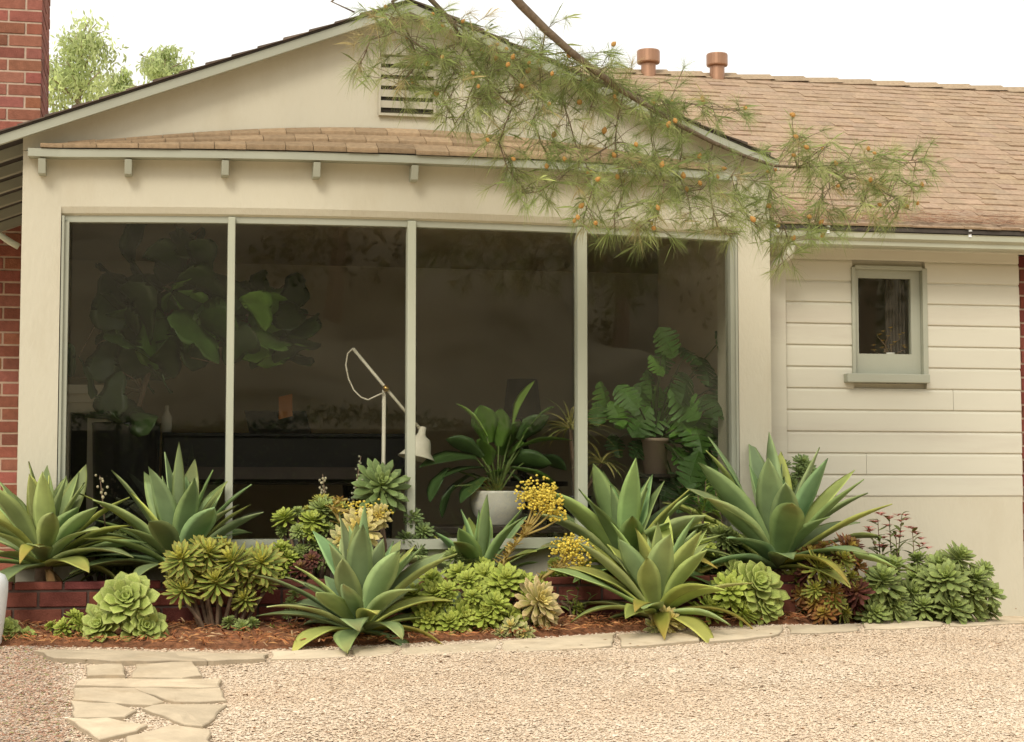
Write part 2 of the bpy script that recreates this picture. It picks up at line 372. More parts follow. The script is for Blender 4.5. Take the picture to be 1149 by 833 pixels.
for x in np.linspace(XL + .03, XR - .22, n):
    y = pe(x)
    for (dy, z) in ((0, ZE + .006), (-.0, ZE + .045), (.03, ZE + .045), (.03, ZE + .006)): V.append((x, y + dy - .01, z))
fb.add(V, [(i * 4 + j, (i + 1) * 4 + j, (i + 1) * 4 + (j + 1) % 4, i * 4 + (j + 1) % 4) for i in range(n - 1) for j in range(4)] + [(0, 1, 2, 3), tuple((n - 1) * 4 + j for j in (3, 2, 1, 0))])
build('fascia', fb, SAGE, pent)
sf = MB(); V = []
for x in np.linspace(XL + .03, XR - .22, n): V += [(x, pe(x) + .02, ZE + .012), (x, bow(x) + .02, ZE + .012), (x, bow(x) + .02, ZE + .03), (x, pe(x) + .02, ZE + .03)]
sf.add(V, [(i * 4 + j, (i + 1) * 4 + j, (i + 1) * 4 + (j + 1) % 4, i * 4 + (j + 1) % 4) for i in range(n - 1) for j in range(4)]); build('soffit', sf, SAGE, pent)
for px in (47, 144, 253, 356, 466, 574, 668, 762):
    q = P(px, 182, -0.2); y = pe(q.x); q = P(px, 182, y)
    t = MB(); t.prism([(q.x - .018, y - .002, ZE - .003), (q.x - .018, y + .02, ZE - .075), (q.x - .018, bow(q.x) + .03, ZE - .075), (q.x - .018, bow(q.x) + .03, ZE - .003)], (.036, 0, 0))
    build('rafter_tail', t, SAGE, pent, bevel=.003)

# gable roof: two slabs with barge boards
gr = MB()
OV = -0.13
ZR = AZ + 0.062
for sx, xe in ((-1, -1.30), (1, 3.262)):
    dx = abs(xe - AX)
    # slab
    gr.prism([(AX, OV, ZR), (xe, OV, ZR - SL * dx), (xe, OV, ZR - SL * dx + .008), (AX, OV, ZR + .008)], (0, 4.6, 0))
groof = build('gable_roof', gr, DARKSHINGLE, house)
bb = MB()
for sx, xe in ((-1, -1.30), (1, 3.262)):
    dx = abs(xe - AX)
    bb.prism([(AX, OV + .006, ZR - .003), (xe, OV + .006, ZR - SL * dx - .003), (xe, OV + .006, ZR - SL * dx - .050), (AX, OV + .006, ZR - .050)], (0, .03, 0))
    bb.prism([(AX, OV + .037, ZR - .003), (xe, OV + .037, ZR - SL * dx - .003), (xe, OV + .037, ZR - SL * dx - .010), (AX, OV + .037, ZR - .010)], (0, .094, 0))
build('barge_board', bb, SAGE, groof)
es = MB(); r_ = np.random.default_rng(3)
for sx, xe in ((-1, -1.30), (1, 3.262)):
    k = int(abs(xe - AX) / .13)
    for i in range(k):
        xa = AX + sx * i * .13; xb = AX + sx * (i + 1) * .13
        za, zb = ZR + .0095 - SL * abs(xa - AX), ZR + .0095 - SL * abs(xb - AX)
        h = .010 + .005 * r_.random()
        es.prism([(xa, OV - .012, za), (xb, OV - .012, zb), (xb, OV - .012, zb + h), (xa, OV - .012, za + .003)], (0, 4.6, 0), np.array((0.13, 0.10, 0.08)) * (1 + r_.normal(0, .15)))
build('roof_shingles', es, SHINGLE, groof)
# left side: soffit rafters over the recess
for y in np.arange(.25, 4.2, .42):
    rf = MB(); rf.prism([(XL - .01, y, ZR - SL * (AX - XL) - .06), (-1.29, y, ZR - SL * (AX + 1.29) - .06), (-1.29, y, ZR - SL * (AX + 1.29) - .004), (XL - .01, y, ZR - SL * (AX - XL) - .004)], (0, .05, 0)); build('eave_rafter', rf, SAGE, groof)
lf = MB(); lf.obox((-1.33, OV, ZR - SL * (AX + 1.30) - .11), (.03, 0, 0), (0, 4.6, 0), (0, 0, .13)); build('eave_fascia', lf, SAGE, groof)
pp = MB(); a, b_ = P(-40, 258, .5), P(21, 277, .5)
pp.tube([a, P(0, 264, .5), P(12, 272, .5), b_], .018, k=8); build('eave_pipe', pp, PALESAGE, house, smooth=True)

# window: frame, mullions, panes
win = build('bow_window', (lambda m: (m.add([tuple(p) for p in [(0, 0, 0)]], []), m)[1])(MB()), SAGE, house) if False else None
fr = bow_strip(ZT - .028, ZT + .004, 0.035, .06, JL, JR)
frame = build('window_frame', fr, SAGE, house)
sl = bow_strip(ZS - .05, ZS, -.035, .2, JL - .02, JR + .02); build('window_sill', sl, PALESAGE, frame)
for x, s in ((JL, 1), (JR, -1)):
    jm = MB(); jm.box((min(x, x + s * .035), .012, ZS), (max(x, x + s * .035), .1, ZT - .028)); jm.box((min(x, x + s * .012), -.006, ZS), (max(x, x + s * .012), .0115, ZT - .001)); build('jamb', jm, SAGE, frame)
mx = []
for px, wd in ((258.5, .036), (462, .043), (654, .053)):
    x = P(px, 420, -.14).x; x = P(px, 420, bow(x)).x; mx.append(x); y = bow(x)
    m_ = MB(); m_.box((x - wd / 2, y + .005, ZS + .001), (x + wd / 2, y + .09, ZT - .001)); build('mullion', m_, PALESAGE, frame, bevel=.004)
edges = [JL + .02] + mx + [JR - .02]
for a, b_ in zip(edges[:-1], edges[1:]):
    ya, yb = bow(a) + .06, bow(b_) + .06
    g = MB(); g.prism([(a, ya, ZS), (b_, yb, ZS), (b_, yb, ZT - .02), (a, ya, ZT - .02)], (0, .006, 0)); build('pane', g, GLASS, frame)

# room behind the window
RX0, RX1, RY1, RZC = XL + .055, XR - .165, 3.5, 2.24
rm = MB()
rm.box((RX0 - .02, RY1, -.2), (5.5, RY1 + .12, 2.3), (1, 1, 1)); rm.box((5.5, .6, -.2), (5.6, RY1, 2.3)); rm.box((RX1 + .17, .625, -.2), (RX1 + .25, 2.2, 2.3))
build('interior_wall', rm, ROOMWALL, house)
cl = MB(); cl.box((RX0, .17, RZC), (XR - .101, .66, RZC + .04)); cl.box((RX0, .6605, RZC), (5.5, RY1, RZC + .04)); build('interior_ceiling', cl, CEIL, house)
fl = MB(); fl.box((RX0, .18, .0), (XR - .101, .66, .03)); fl.box((RX0, .6605, .0), (5.5, RY1, .03)); build('interior_floor', fl, FLOORW, house)

# chimney (brick by brick in one mesh)
def bricks(x0, x1, z0, z1, yf, side=None, depth=0, base=(0.275, 0.105, 0.073), seed=2, rows_off=0, bl=.2, bh=.067, mo=.012, mb=None, dk=.11):
    r = np.random.default_rng(seed); mb = mb or MB(); z = z0; i = rows_off
    while z < z1 - .01:
        top = min(z + bh, z1); x = x1 + (bl + mo) * (0 if i % 2 else .5)
        while x > x0:
            a, b = max(x0, x - bl), min(x1, x); x -= bl + mo
            if b - a < .015: continue
            c = np.array(base) * (1 + r.normal(0, dk)) * np.array([1, 1 + r.normal(0, .07), 1 + r.normal(0, .07)]); j = r.normal(0, .0015)
            mb.box((a, yf + j, z), (b, yf + .09, top), np.clip(c, .01, 1))
        if side is not None:
            y = yf + (.1 if i % 2 else .1) + (0 if i % 2 else .105)
            y = yf + .095 + (0.11 if i % 2 else 0)
            if i % 2:
                c = np.array(base) * (1 + r.normal(0, dk)); mb.box((side - .09, yf + .093, z), (side + .0005, yf + .198, top), np.clip(c, .01, 1))
            while y < yf + depth:
                c = np.array(base) * (1 + r.normal(0, dk)); mb.box((side - .09, y, z), (side + r.normal(0, .0015), min(y + bl, yf + depth), top), np.clip(c, .01, 1)); y += bl + mo
        z += bh + mo; i += 1
    return mb
CX = P(46, 100, 2.4).x
ch = bricks(CX - 1.1, CX, -.1, 4.4, 2.4, side=CX, depth=.8)
chim = build('chimney', ch, BRICK, house, bevel=.003)
cm = MB(); cm.box((CX - 1.098, 2.404, -.2), (CX - .004, 3.2, 4.42)); build('mortar', cm, MORTAR, chim)

# right wing: boards, base, small window, gutter, roof
WY = 0.30
WX0, WX1 = XR + .003, P(1147.3, 600, WY).x
w0, w1 = P(956, 300, WY), P(1038, 430, WY)          # opening
zb0 = P(1000, 557, WY).z
sdg = MB(); bh = (P(1000, 317, WY).z - zb0) / 10.0
def board(x0, x1, z0, z1):
    pr_ = [(-.004, z0), (-.011, z0 + .001), (-.014, z0 + .004), (-.0145, z0 + .010), (-.013, z1 - .018), (-.010, z1 - .009), (-.005, z1 - .004), (-.004, z1), (0.02, z1), (0.02, z0)]
    k = len(pr_); V = [(x0, WY + y, z) for y, z in pr_] + [(x1, WY + y, z) for y, z in pr_]
    sdg.add(V, [(j, (j + 1) % k, k + (j + 1) % k, k + j) for j in range(k)] + [tuple(range(k))[::-1], tuple(range(k, 2 * k))])
wbot, wtop = w1.z - .005, w0.z + .0
for i in range(12):
    z0 = zb0 + i * bh; z1 = z0 + bh
    if z1 > wbot + .01 and z0 < wtop - .01:
        board(WX0, w0.x - .004, z0, z1); board(w1.x + .004, WX1, z0, z1)
    elif i % 3 == 1:
        xj = WX0 + (WX1 - WX0) * (.3 + .11 * i % .55); board(WX0, xj - .0012, z0, z1); board(xj + .0012, WX1, z0, z1)
    else: board(WX0, WX1, z0, z1)
wing = build('board_siding', sdg, SIDING, house)
bs = MB(); bs.box((WX0, WY - .008, -.4), (WX1, WY + .1, zb0 - .001)); bs.box((WX0, WY + .0205, zb0), (w0.x - .02, WY + .1, 2.2)); bs.box((w1.x + .02, WY + .0205, zb0), (WX1, WY + .1, 2.2))
bs.box((w0.x - .0199, WY + .0205, zb0), (w1.x + .0199, WY + .1, wbot)); bs.box((w0.x - .0199, WY + .0205, wtop), (w1.x + .0199, WY + .1, 2.2)); build('wing_wall', bs, STUCCO, house)
# small window
ww = MB(); th = .012
ww.box((w0.x - .012, WY - .026, w1.z), (w0.x + .008, WY + .1, w0.z)); ww.box((w1.x - .018, WY - .026, w1.z), (w1.x + .012, WY + .1, w0.z)); ww.box((w0.x + .0085, WY - .026, w0.z - .012), (w1.x - .0185, WY + .1, w0.z + .010))
sw = build('small_window', ww, SAGE, house, bevel=.003)
g0, g1 = P(962, 312, WY + .02), P(1022, 398, WY + .02)
sh = MB(); X0, X1, Z0, Z1 = w0.x + .009, w1.x - .0195, w1.z + .012, w0.z - .0125
sh.box((X0, WY + .01, Z0), (g0.x, WY + .045, Z1)); sh.box((g1.x, WY + .01, Z0), (X1, WY + .045, Z1)); sh.box((g0.x, WY + .01, g0.z), (g1.x, WY + .045, Z1)); sh.box((g0.x, WY + .01, Z0), (g1.x, WY + .045, g1.z))
build('sash', sh, SAGE, sw)
gp = MB(); gp.box((g0.x, WY + .025, g1.z), (g1.x, WY + .031, g0.z)); build('pane', gp, GLASS, sw)
s0, s1 = P(951, 419, WY - .07), P(1044, 430, WY - .07)
sb = MB(); sb.box((s0.x, WY - .07, s1.z), (s1.x, WY + .01, s0.z)); build('sill', sb, SAGE, sw, bevel=.004)
# small room behind it
rr = MB(); rr.box((WX0 + .3, 1.3, .2), (5.4, 1.36, 2.2)); rr.box((w1.x + .35, WY + .11, .2), (w1.x + .4, 1.3, 2.2)); rr.box((w0.x - .45, WY + .11, .2), (w0.x - .40, 1.3, 2.2)); rr.box((w0.x - .45, WY + .11, 2.16), (w1.x + .4, 1.36, 2.2)); rr.box((w0.x - .45, WY + .11, 1.0), (w1.x + .4, 1.36, 1.04))
build('washroom_wall', rr, mat('washroom_plaster', (0.66, 0.61, 0.48), .9), house)
ct = MB(); V = []; nn = 14
for i in range(nn):
    x = g1.x - .1 + i * .01; V += [(x, WY + .14 + .012 * (i % 2), 1.2), (x, WY + .14 + .012 * (i % 2), 2.1)]
ct.add(V, [(2 * i, 2 * i + 2, 2 * i + 3, 2 * i + 1) for i in range(nn - 1)]); build('curtain', ct, mat('grey_curtain', (.12, .10, .08), .9), sw)
# corner trim and downspout
tr = MB(); t1 = P(881, 400, WY - .03).x
tr.box((WX0, WY - .05, -.3), (t1, WY - .0225, P(900, 290, WY).z)); build('corner_board', tr, SIDING, house, bevel=.003)
# gutter
GY = -0.02
gzT, gzB = P(1000, 261.5, GY).z, P(1000, 277, GY).z
GX0, GX1 = P(868, 270, GY).x, 5.9
gu = MB()
prf = [(0.10, gzT), (0.10, gzB + .0), (.035, gzB), (.022, gzB + .008), (.022, gzB + .03), (0.0, gzB + .045), (0.0, gzT - .006), (-.004, gzT), (.006, gzT + .001), (.008, gzB + .05), (.03, gzB + .035), (.04, gzB + .006), (.094, gzB + .006), (.094, gzT)]
k = len(prf); V = [(GX0, GY + y, z) for y, z in prf] + [(GX1, GY + y, z) for y, z in prf]
gu.add(V, [(j, (j + 1) % k, k + (j + 1) % k, k + j) for j in range(k)]); gu.box((GX0 - .004, GY, gzB), (GX0, GY + .1, gzT))
gut = build('gutter', gu, GUTTER, house)
for px in (872, 1088, 929):
    q = P(px, 261, GY); hk = MB(); hk.box((q.x - .008, GY - .006, gzT - .012), (q.x + .008, GY + .004, gzT + .022)); hk.lathe([(0, 0), (.014, .004), (.012, .016), (0, .022)], (q.x, GY - .002, gzT + .016), 8); build('gutter_bracket', hk, WHITEPL, gut)
dn = MB(); e0 = P(887, 279, GY + .05)
dn.tube([(e0.x, GY + .05, gzB + .01), (e0.x - .005, GY + .06, gzB - .05), (e0.x - .06, GY + .14, gzB - .1), (WX0 + .04, WY - .09, gzB - .17), (WX0 + .04, WY - .09, .0)], [.03, .03, .03, .027, .027], k=8)
build('downspout', dn, SIDING, house, smooth=True)
so_ = MB(); so_.box((GX0 + .02, GY + .105, gzB + .02), (5.9, WY + .0, gzB + .035)); so_.box((GX0 + .02, GY + .102, gzB - .005), (5.9, GY + .104 + .02, gzT + .03)); build('eave_soffit', so_, SIDING, house)
# main roof
E0 = Vector((1.2, GY - .02, gzT + .03)); PITCHM = 0.5
# find the run that puts the ridge at the photo's height
best = None
for s in np.linspace(2, 6, 400):
    p = Vector((4.6, E0.y + s, E0.z + PITCHM * s)); d = p - CAM
    y = 416.5 - F * d.dot(UP) / d.dot(FW)
    if best is None or abs(y - 89) < best[0]: best = (abs(y - 89), s)
RUN = best[1]; upv = Vector((0, 1, PITCHM)).normalized(); SLH = RUN * math.sqrt(1 + PITCHM ** 2)
print('main roof run', RUN)
mr = MB(); _zr = lambda f: (E0.y + .01 + (RUN - .01) * f, E0.z + PITCHM * (.01 + (RUN - .01) * f) - .03)
mr.prism([(3.275, *_zr(0)), (7.4, *_zr(0)), (7.4, *_zr(1)), (1.2, *_zr(1)), (1.2, *_zr(.45)), (3.275, *_zr(.18))], (0, 0, .022))
mr.prism([(1.2, E0.y + RUN, E0.z + PITCHM * RUN - .03), (1.2, E0.y + 2 * RUN, E0.z - .03), (1.2, E0.y + 2 * RUN, E0.z - .005), (1.2, E0.y + RUN + .0001, E0.z + PITCHM * RUN - .005)], (6.2, 0, 0))
mroof = build('main_roof', mr, DARKSHINGLE, house)
def clipx(s):
    y = s * upv.y + E0.y; z = E0.z + s * upv.z
    # stay right of the gable roof's right slope
    return max(0.0, min(3.275, AX + (ZR + .04 - z) / SL) - E0.x) if z < ZR else 0.0
build('roof_shingles', shingles(E0, (1, 0, 0), upv, 6.2, SLH, seed=11, tab=.105, course=.112, thick=.0085, clip=clipx), SHINGLE, mroof)
rc = MB(); r_ = np.random.default_rng(12); x = 1.2
rz = E0.z + PITCHM * RUN
while x < 7.3:
    L_ = .30; t0, t1 = .026, .012; c = np.array((.385, .285, .185)) * (1 + r_.normal(0, .05))
    for (x0, h0, x1, h1) in ((x, t1, x + L_, t0),):
        V = []
        for xx, h in ((x0, h0), (x1, h1)):
            V += [(xx, E0.y + RUN - .13, rz - .065 + h), (xx, E0.y + RUN, rz + h), (xx, E0.y + RUN + .13, rz - .065 + h), (xx, E0.y + RUN, rz - .02)]
        rc.add(V, [(0, 4, 5, 1), (1, 5, 6, 2), (0, 3, 7, 4), (2, 6, 7, 3), (0, 1, 2, 3), (4, 7, 6, 5)], c)
    x += .26
build('ridge_cap', rc, SHINGLE, mroof)
for px, y0, y1, y2, hw, hs_ in ((727.5, 57, 72, 86, 12.5, 8), (804.5, 61, 75, 89, 11.5, 8)):
    Yv = E0.y + RUN - .10; a = P(px, y0, Yv); sc = (P(px + 1, y0, Yv) - a).length
    zc, zb = P(px, y1, Yv).z, P(px, y2, Yv).z - .1
    v = MB(); v.lathe([(hs_ * sc, 0), (hs_ * sc, zc - zb + .02)], (a.x, Yv, zb), 20)
    vp = build('roof_vent', v, COPPER, house, smooth=True)
    c = MB(); R_ = hw * sc; c.lathe([(hs_ * sc, 0), (R_ * .96, 0.004), (R_, .012), (R_, a.z - zc - .008), (R_ * .95, a.z - zc), (0, a.z - zc + .004)], (a.x, Yv, zc), 24); build('vent_cap', c, COPPER, vp, smooth=False)
# brick return beyond the wing's right end
bk = bricks(WX1 + .004, WX1 + 1.2, -.2, 2.0, WY + .06, base=(.17, .05, .035), seed=9); rb = build('brick_end_wall', bk, BRICK, house)
bk = MB(); bk.box((WX1 + .006, WY + .067, -.3), (WX1 + 1.2, WY + .3, 2.0)); build('mortar', bk, MORTAR, rb)

# ------------------------------------------------------------------ mantelpiece (part of the house), piano, lamp, other furniture
MY = 1.35
m0, m1 = P(40, 432, MY), P(131, 432, MY)
mp = MB(); zt = m0.z
mp.box((m0.x, MY - .06, zt - .05), (m1.x, MY + .3, zt)); mp.box((m0.x, MY - .03, zt - .10), (m1.x - .03, MY + .3, zt - .0505)); mp.box((m0.x, MY, .03), (P(78, 480, MY).x, MY + .3, zt - .1005)); mp.box((P(98, 480, MY).x, MY, .03), (m1.x - .05, MY + .3, zt - .1005)); mp.box((P(78, 480, MY).x, MY, P(80, 463, MY).z), (P(98, 480, MY).x, MY + .3, zt - .1005))
mp.box((P(78, 480, MY).x, MY + .2, .03), (P(98, 480, MY).x, MY + .3, P(80, 463, MY).z), (.05, .05, .05))
build('mantelpiece', mp, mat('mantel_paint', (.82, .76, .62), .6, attr=True), house)

def Z(px, py, Y): return P(px, py, Y).z
# piano
PY = 1.5
p0, p1 = P(182, 486, PY), P(456, 486, PY)
piano = thing('piano', 'black lacquered piano standing in the room behind the left window panes', 'piano', ((p0.x + p1.x) / 2, PY + .4, .03))
zt = p0.z
pb = MB(); n_ = 20; poly = [(p0.x, PY, zt - .32)]
poly = [Vector((p1.x, PY, zt - .3)), Vector((p1.x, PY + 1.3, zt - .3))] + [Vector((p1.x - (p1.x - p0.x) * t, PY + 1.3 - .75 * (0.5 - .5 * math.cos(math.pi * t)), zt - .3)) for t in np.linspace(.15, 1, n_)] + [Vector((p0.x, PY, zt - .3))]
pb.prism(poly, (0, 0, .28)); build('case', pb, BLACKL, piano, bevel=.01)
ld = MB(); ld.prism([Vector((q.x, q.y, zt - .018)) for q in poly], (0, 0, .022)); build('lid', ld, BLACKL, piano, bevel=.004)
for x, y in ((p0.x + .12, PY + .12), (p1.x - .12, PY + .12), (p1.x - .2, PY + 1.1)):
    l = MB(); l.lathe([(.05, 0), (.04, .1), (.055, .45), (.07, zt - .302 - .03)], (x, y, .03), 14); build('leg', l, BLACKL, piano, smooth=True)
kb = MB(); kb.box((p0.x + .1, PY - .18, zt - .27), (p1.x - .1, PY - .002, zt - .2)); build('keyboard', kb, DARKWOOD, piano)
d0, d1 = P(280, 462, PY + .15), P(338, 482, PY + .15)
md = MB(); md.obox((d0.x, PY + .12, zt + .006), (d1.x - d0.x + .06, 0, 0), (0, .012, 0), (-.03, .06, d0.z - zt)); build('music_desk', md, BLACKL, piano)
bk = MB(); q0, q1 = P(312, 446, PY + .2), P(327, 460, PY + .2)
bk.obox((q0.x, PY + .11, zt + .09), (q1.x - q0.x, 0, .02), (0, .008, 0), (0, .03, q0.z - q1.z + .06)); tag(build('songbook', bk, mat('orange_cover', (.5, .2, .07), .7)), 'small songbook with an orange cover leaning on the music desk of the piano', 'book')
vb = MB(); a = P(187, 470, 1.6); vb.lathe([(.0, 0), (.03, 0), (.032, .09), (.012, .13), (.012, .16), (.0, .16)], (a.x, 1.62, zt + .006), 14); tag(build('glass_bottle', vb, CERAMIC, smooth=True), 'small pale bottle standing on the left end of the piano', 'bottle')

# adjustable floor lamp just inside the glass
LY = 0.55
lp0 = P(430, 436, LY); lamp = thing('floor_lamp', 'cream adjustable floor lamp with bell shade and looping cord behind the second pane', 'lamp', (lp0.x, LY, .03))
b = MB(); b.lathe([(0, 0), (.15, 0), (.15, .012), (.1, .025), (.02, .04), (0, .04)], (lp0.x, LY, .03), 24); build('base', b, LAMPW, lamp, smooth=True)
b = MB(); b.tube([(lp0.x, LY, .06), tuple(P(431, 436, LY))], .011, k=10); build('pole', b, LAMPW, lamp, smooth=True)
b = MB(); b.tube([P(396, 391, LY - .02), P(434, 437, LY - .02), P(472, 482, LY - .02)], .009, k=8); build('arm', b, LAMPW, lamp, smooth=True)
b = MB(); j = P(433, 436, LY - .03); b.lathe([(0, -.018), (.016, -.014), (.02, 0), (.016, .014), (0, .018)], j, 12, axis=(0, 1, 0)); build('joint', b, BRASS, lamp, smooth=True)
b = MB(); b.tube([P(x, y, LY - .02) for x, y in ((396, 391), (390, 397), (388, 410), (391, 425), (397, 438), (405, 446), (413, 449), (421, 445), (430, 441))], .0045, k=6); build('cord', b, LAMPW, lamp, smooth=True)
b = MB(); sc_ = P(474, 483, LY - .02); ax = Vector((-.22, -.1, -1))
b.lathe([(.0, -.02), (.018, -.018), (.022, .02), (.03, .035), (.055, .05), (.066, .085), (.072, .12), (.1, .155), (.104, .16), (.098, .158), (.066, .118), (.06, .086), (.05, .055), (0, .04)], sc_ , 28, axis=ax); build('shade', b, LAMPW, lamp, smooth=True)
# dark table lamp further in
TY = 2.4
tq = P(586, 470, TY); tl = thing('table_lamp', 'table lamp with a dark tapered shade deep in the room behind the third pane', 'lamp', (tq.x, TY, .6))
b = MB(); a0 = P(586, 426, TY); b.lathe([(.13, 0), (.1, a0.z - tq.z), (.098, a0.z - tq.z), (.128, 0)], (tq.x, TY, tq.z), 24); build('lamp_shade', b, DARKWOOD, tl, smooth=True)
b = MB(); b.lathe([(0, 0), (.08, 0), (.08, .02), (.03, .05), (.06, .18), (.02, .3), (.012, tq.z - .7 + .12)], (tq.x, TY, .702), 18); build('lamp_body', b, BLACKL, tl, smooth=True)
st = thing('side_table', 'dark wooden side table carrying the table lamp deep in the room', 'table', (tq.x, TY, .03))
b = MB(); b.lathe([(0, .64), (.3, .64), (.3, .672), (0, .672)], (tq.x, TY, .03), 28); build('tabletop', b, DARKWOOD, st)
for k in range(3):
    b = MB(); q = 2 * math.pi * k / 3 + .4; b.tube([(tq.x + .2 * math.cos(q), TY + .2 * math.sin(q), .67), (tq.x + .25 * math.cos(q), TY + .25 * math.sin(q), .03)], .018, k=8); build('leg', b, DARKWOOD, st)
# pale door panel and framed picture at the right
b = MB(); a, c = P(806, 262, 1.0), P(818, 350, 1.0)
cu = MB(); V = []
for i in range(16):
    x = a.x - .02 + i * .012; V += [(x, .5 + .016 * (i % 2), .3), (x, .5 + .016 * (i % 2), 2.1)]
cu.add(V, [(2 * i, 2 * i + 2, 2 * i + 3, 2 * i + 1) for i in range(15)]); tag(build('curtain', cu, mat('cream_curtain', (.35, .31, .22), .9, transl=.2)), 'narrow cream curtain hanging inside at the right end of the bow window', 'curtain')
PYW = 1.2
a, c = P(806, 348, PYW), P(835, 520, PYW)
pf = thing('screen', 'orange brown wooden screen with woven reeds behind the right window pane', 'screen', ((a.x + c.x) / 2, PYW, .03))
b = MB(); zt = a.z
for (x0, x1, z0, z1) in ((a.x, a.x + .025, .03, zt), (c.x - .025, c.x, .03, zt), (a.x + .0255, c.x - .0255, zt - .05, zt), (a.x + .0255, c.x - .0255, Z(810, 436, PYW) - .03, Z(810, 436, PYW))): b.box((x0, PYW, z0), (x1, PYW + .03, z1))
build('frame', b, mat('orange_wood', (.27, .09, .03), .6), pf)
b = MB(); r_ = np.random.default_rng(4)
for x in np.arange(a.x + .03, c.x - .03, .012): b.box((x, PYW + .01, .1), (x + .009, PYW + .02, zt - .051), np.array((.42, .30, .15)) * (1 + r_.normal(0, .25)))
build('reeds', b, mat('reed', (1, 1, 1), .8, attr=True), pf)

# ------------------------------------------------------------------ leaf makers
def leafpts(mb, base, az, e0, e1, L, W, prof, th, cup, col, ecol=None, tcol=None, nseg=9, roll=0.0, bend=1.0, side_sway=0.0, wav=0.0, twist0=0.0):
    t = np.linspace(0, 1, nseg); e = e0 + (e1 - e0) * t ** bend
    aa = az + side_sway * t ** 1.5
    ds = L / (nseg - 1)
    d = np.stack([np.cos(e) * np.cos(aa), np.cos(e) * np.sin(aa), np.sin(e)], 1)
    c = np.zeros((nseg, 3)); c[1:] = np.cumsum((d[:-1] + d[1:]) * .5 * ds, 0); c += np.asarray(base)
    s = np.stack([-np.sin(aa), np.cos(aa), 0 * aa], 1); nrm = np.cross(d, s)
    nrm = -nrm if nrm[0, 2] < 0 and abs(e0) < 1.5 else nrm
    nrm = np.stack([-np.sin(e) * np.cos(aa), -np.sin(e) * np.sin(aa), np.cos(e)], 1)
    if roll or twist0:
        ro = roll * t + twist0; s, nrm = s * np.cos(ro)[:, None] + nrm * np.sin(ro)[:, None], nrm * np.cos(ro)[:, None] - s * np.sin(ro)[:, None]
    w = W * .5 * np.interp(t, *prof); h = th * np.interp(t, [0, .3, 1], [1.3, 1, .35])
    ring = [(-1, cup, 0), (-.55, cup * .35, .5), (0, 0, .6), (.55, cup * .35, .5), (1, cup, 0), (.55, cup * .35, -.5), (0, 0, -.7), (-.55, cup * .35, -.5)]
    V = []
    for (a, b, g) in ring:
        V.append(c + s * (w * a)[:, None] + nrm * (w * b + h * g + wav * w * np.sin(t * 14 + a * 2) * abs(a))[:, None])
    V = np.stack(V, 1).reshape(-1, 3); k = 8
    Fc = [(i * k + j, i * k + (j + 1) % k, (i + 1) * k + (j + 1) % k, (i + 1) * k + j) for i in range(nseg - 1) for j in range(k)]
    Fc.append(tuple((nseg - 1) * k + j for j in range(k)))
    C = np.tile(np.asarray(col, float), (nseg, k, 1))
    if tcol is not None:
        f = np.clip((t - .55) / .45, 0, 1)[:, None, None] ** 1.5; C = C * (1 - f) + np.asarray(tcol) * f
    if ecol is not None:
        for j in (0, 4): C[:, j] = ecol
    mb.add(V, Fc, C.reshape(-1, 3))
PR_AG = ([0, .12, .3, .5, .68, .83, .93, 1], [.62, .56, .80, 1, .86, .54, .25, .0])
PR_SP = ([0, .2, .45, .68, .84, .94, 1], [.28, .34, .62, .96, 1, .66, .08])
PR_LA = ([0, .2, .45, .7, .88, 1], [.4, .62, 1, .82, .4, .0])
GA = math.pi * (3 - math.sqrt(5))

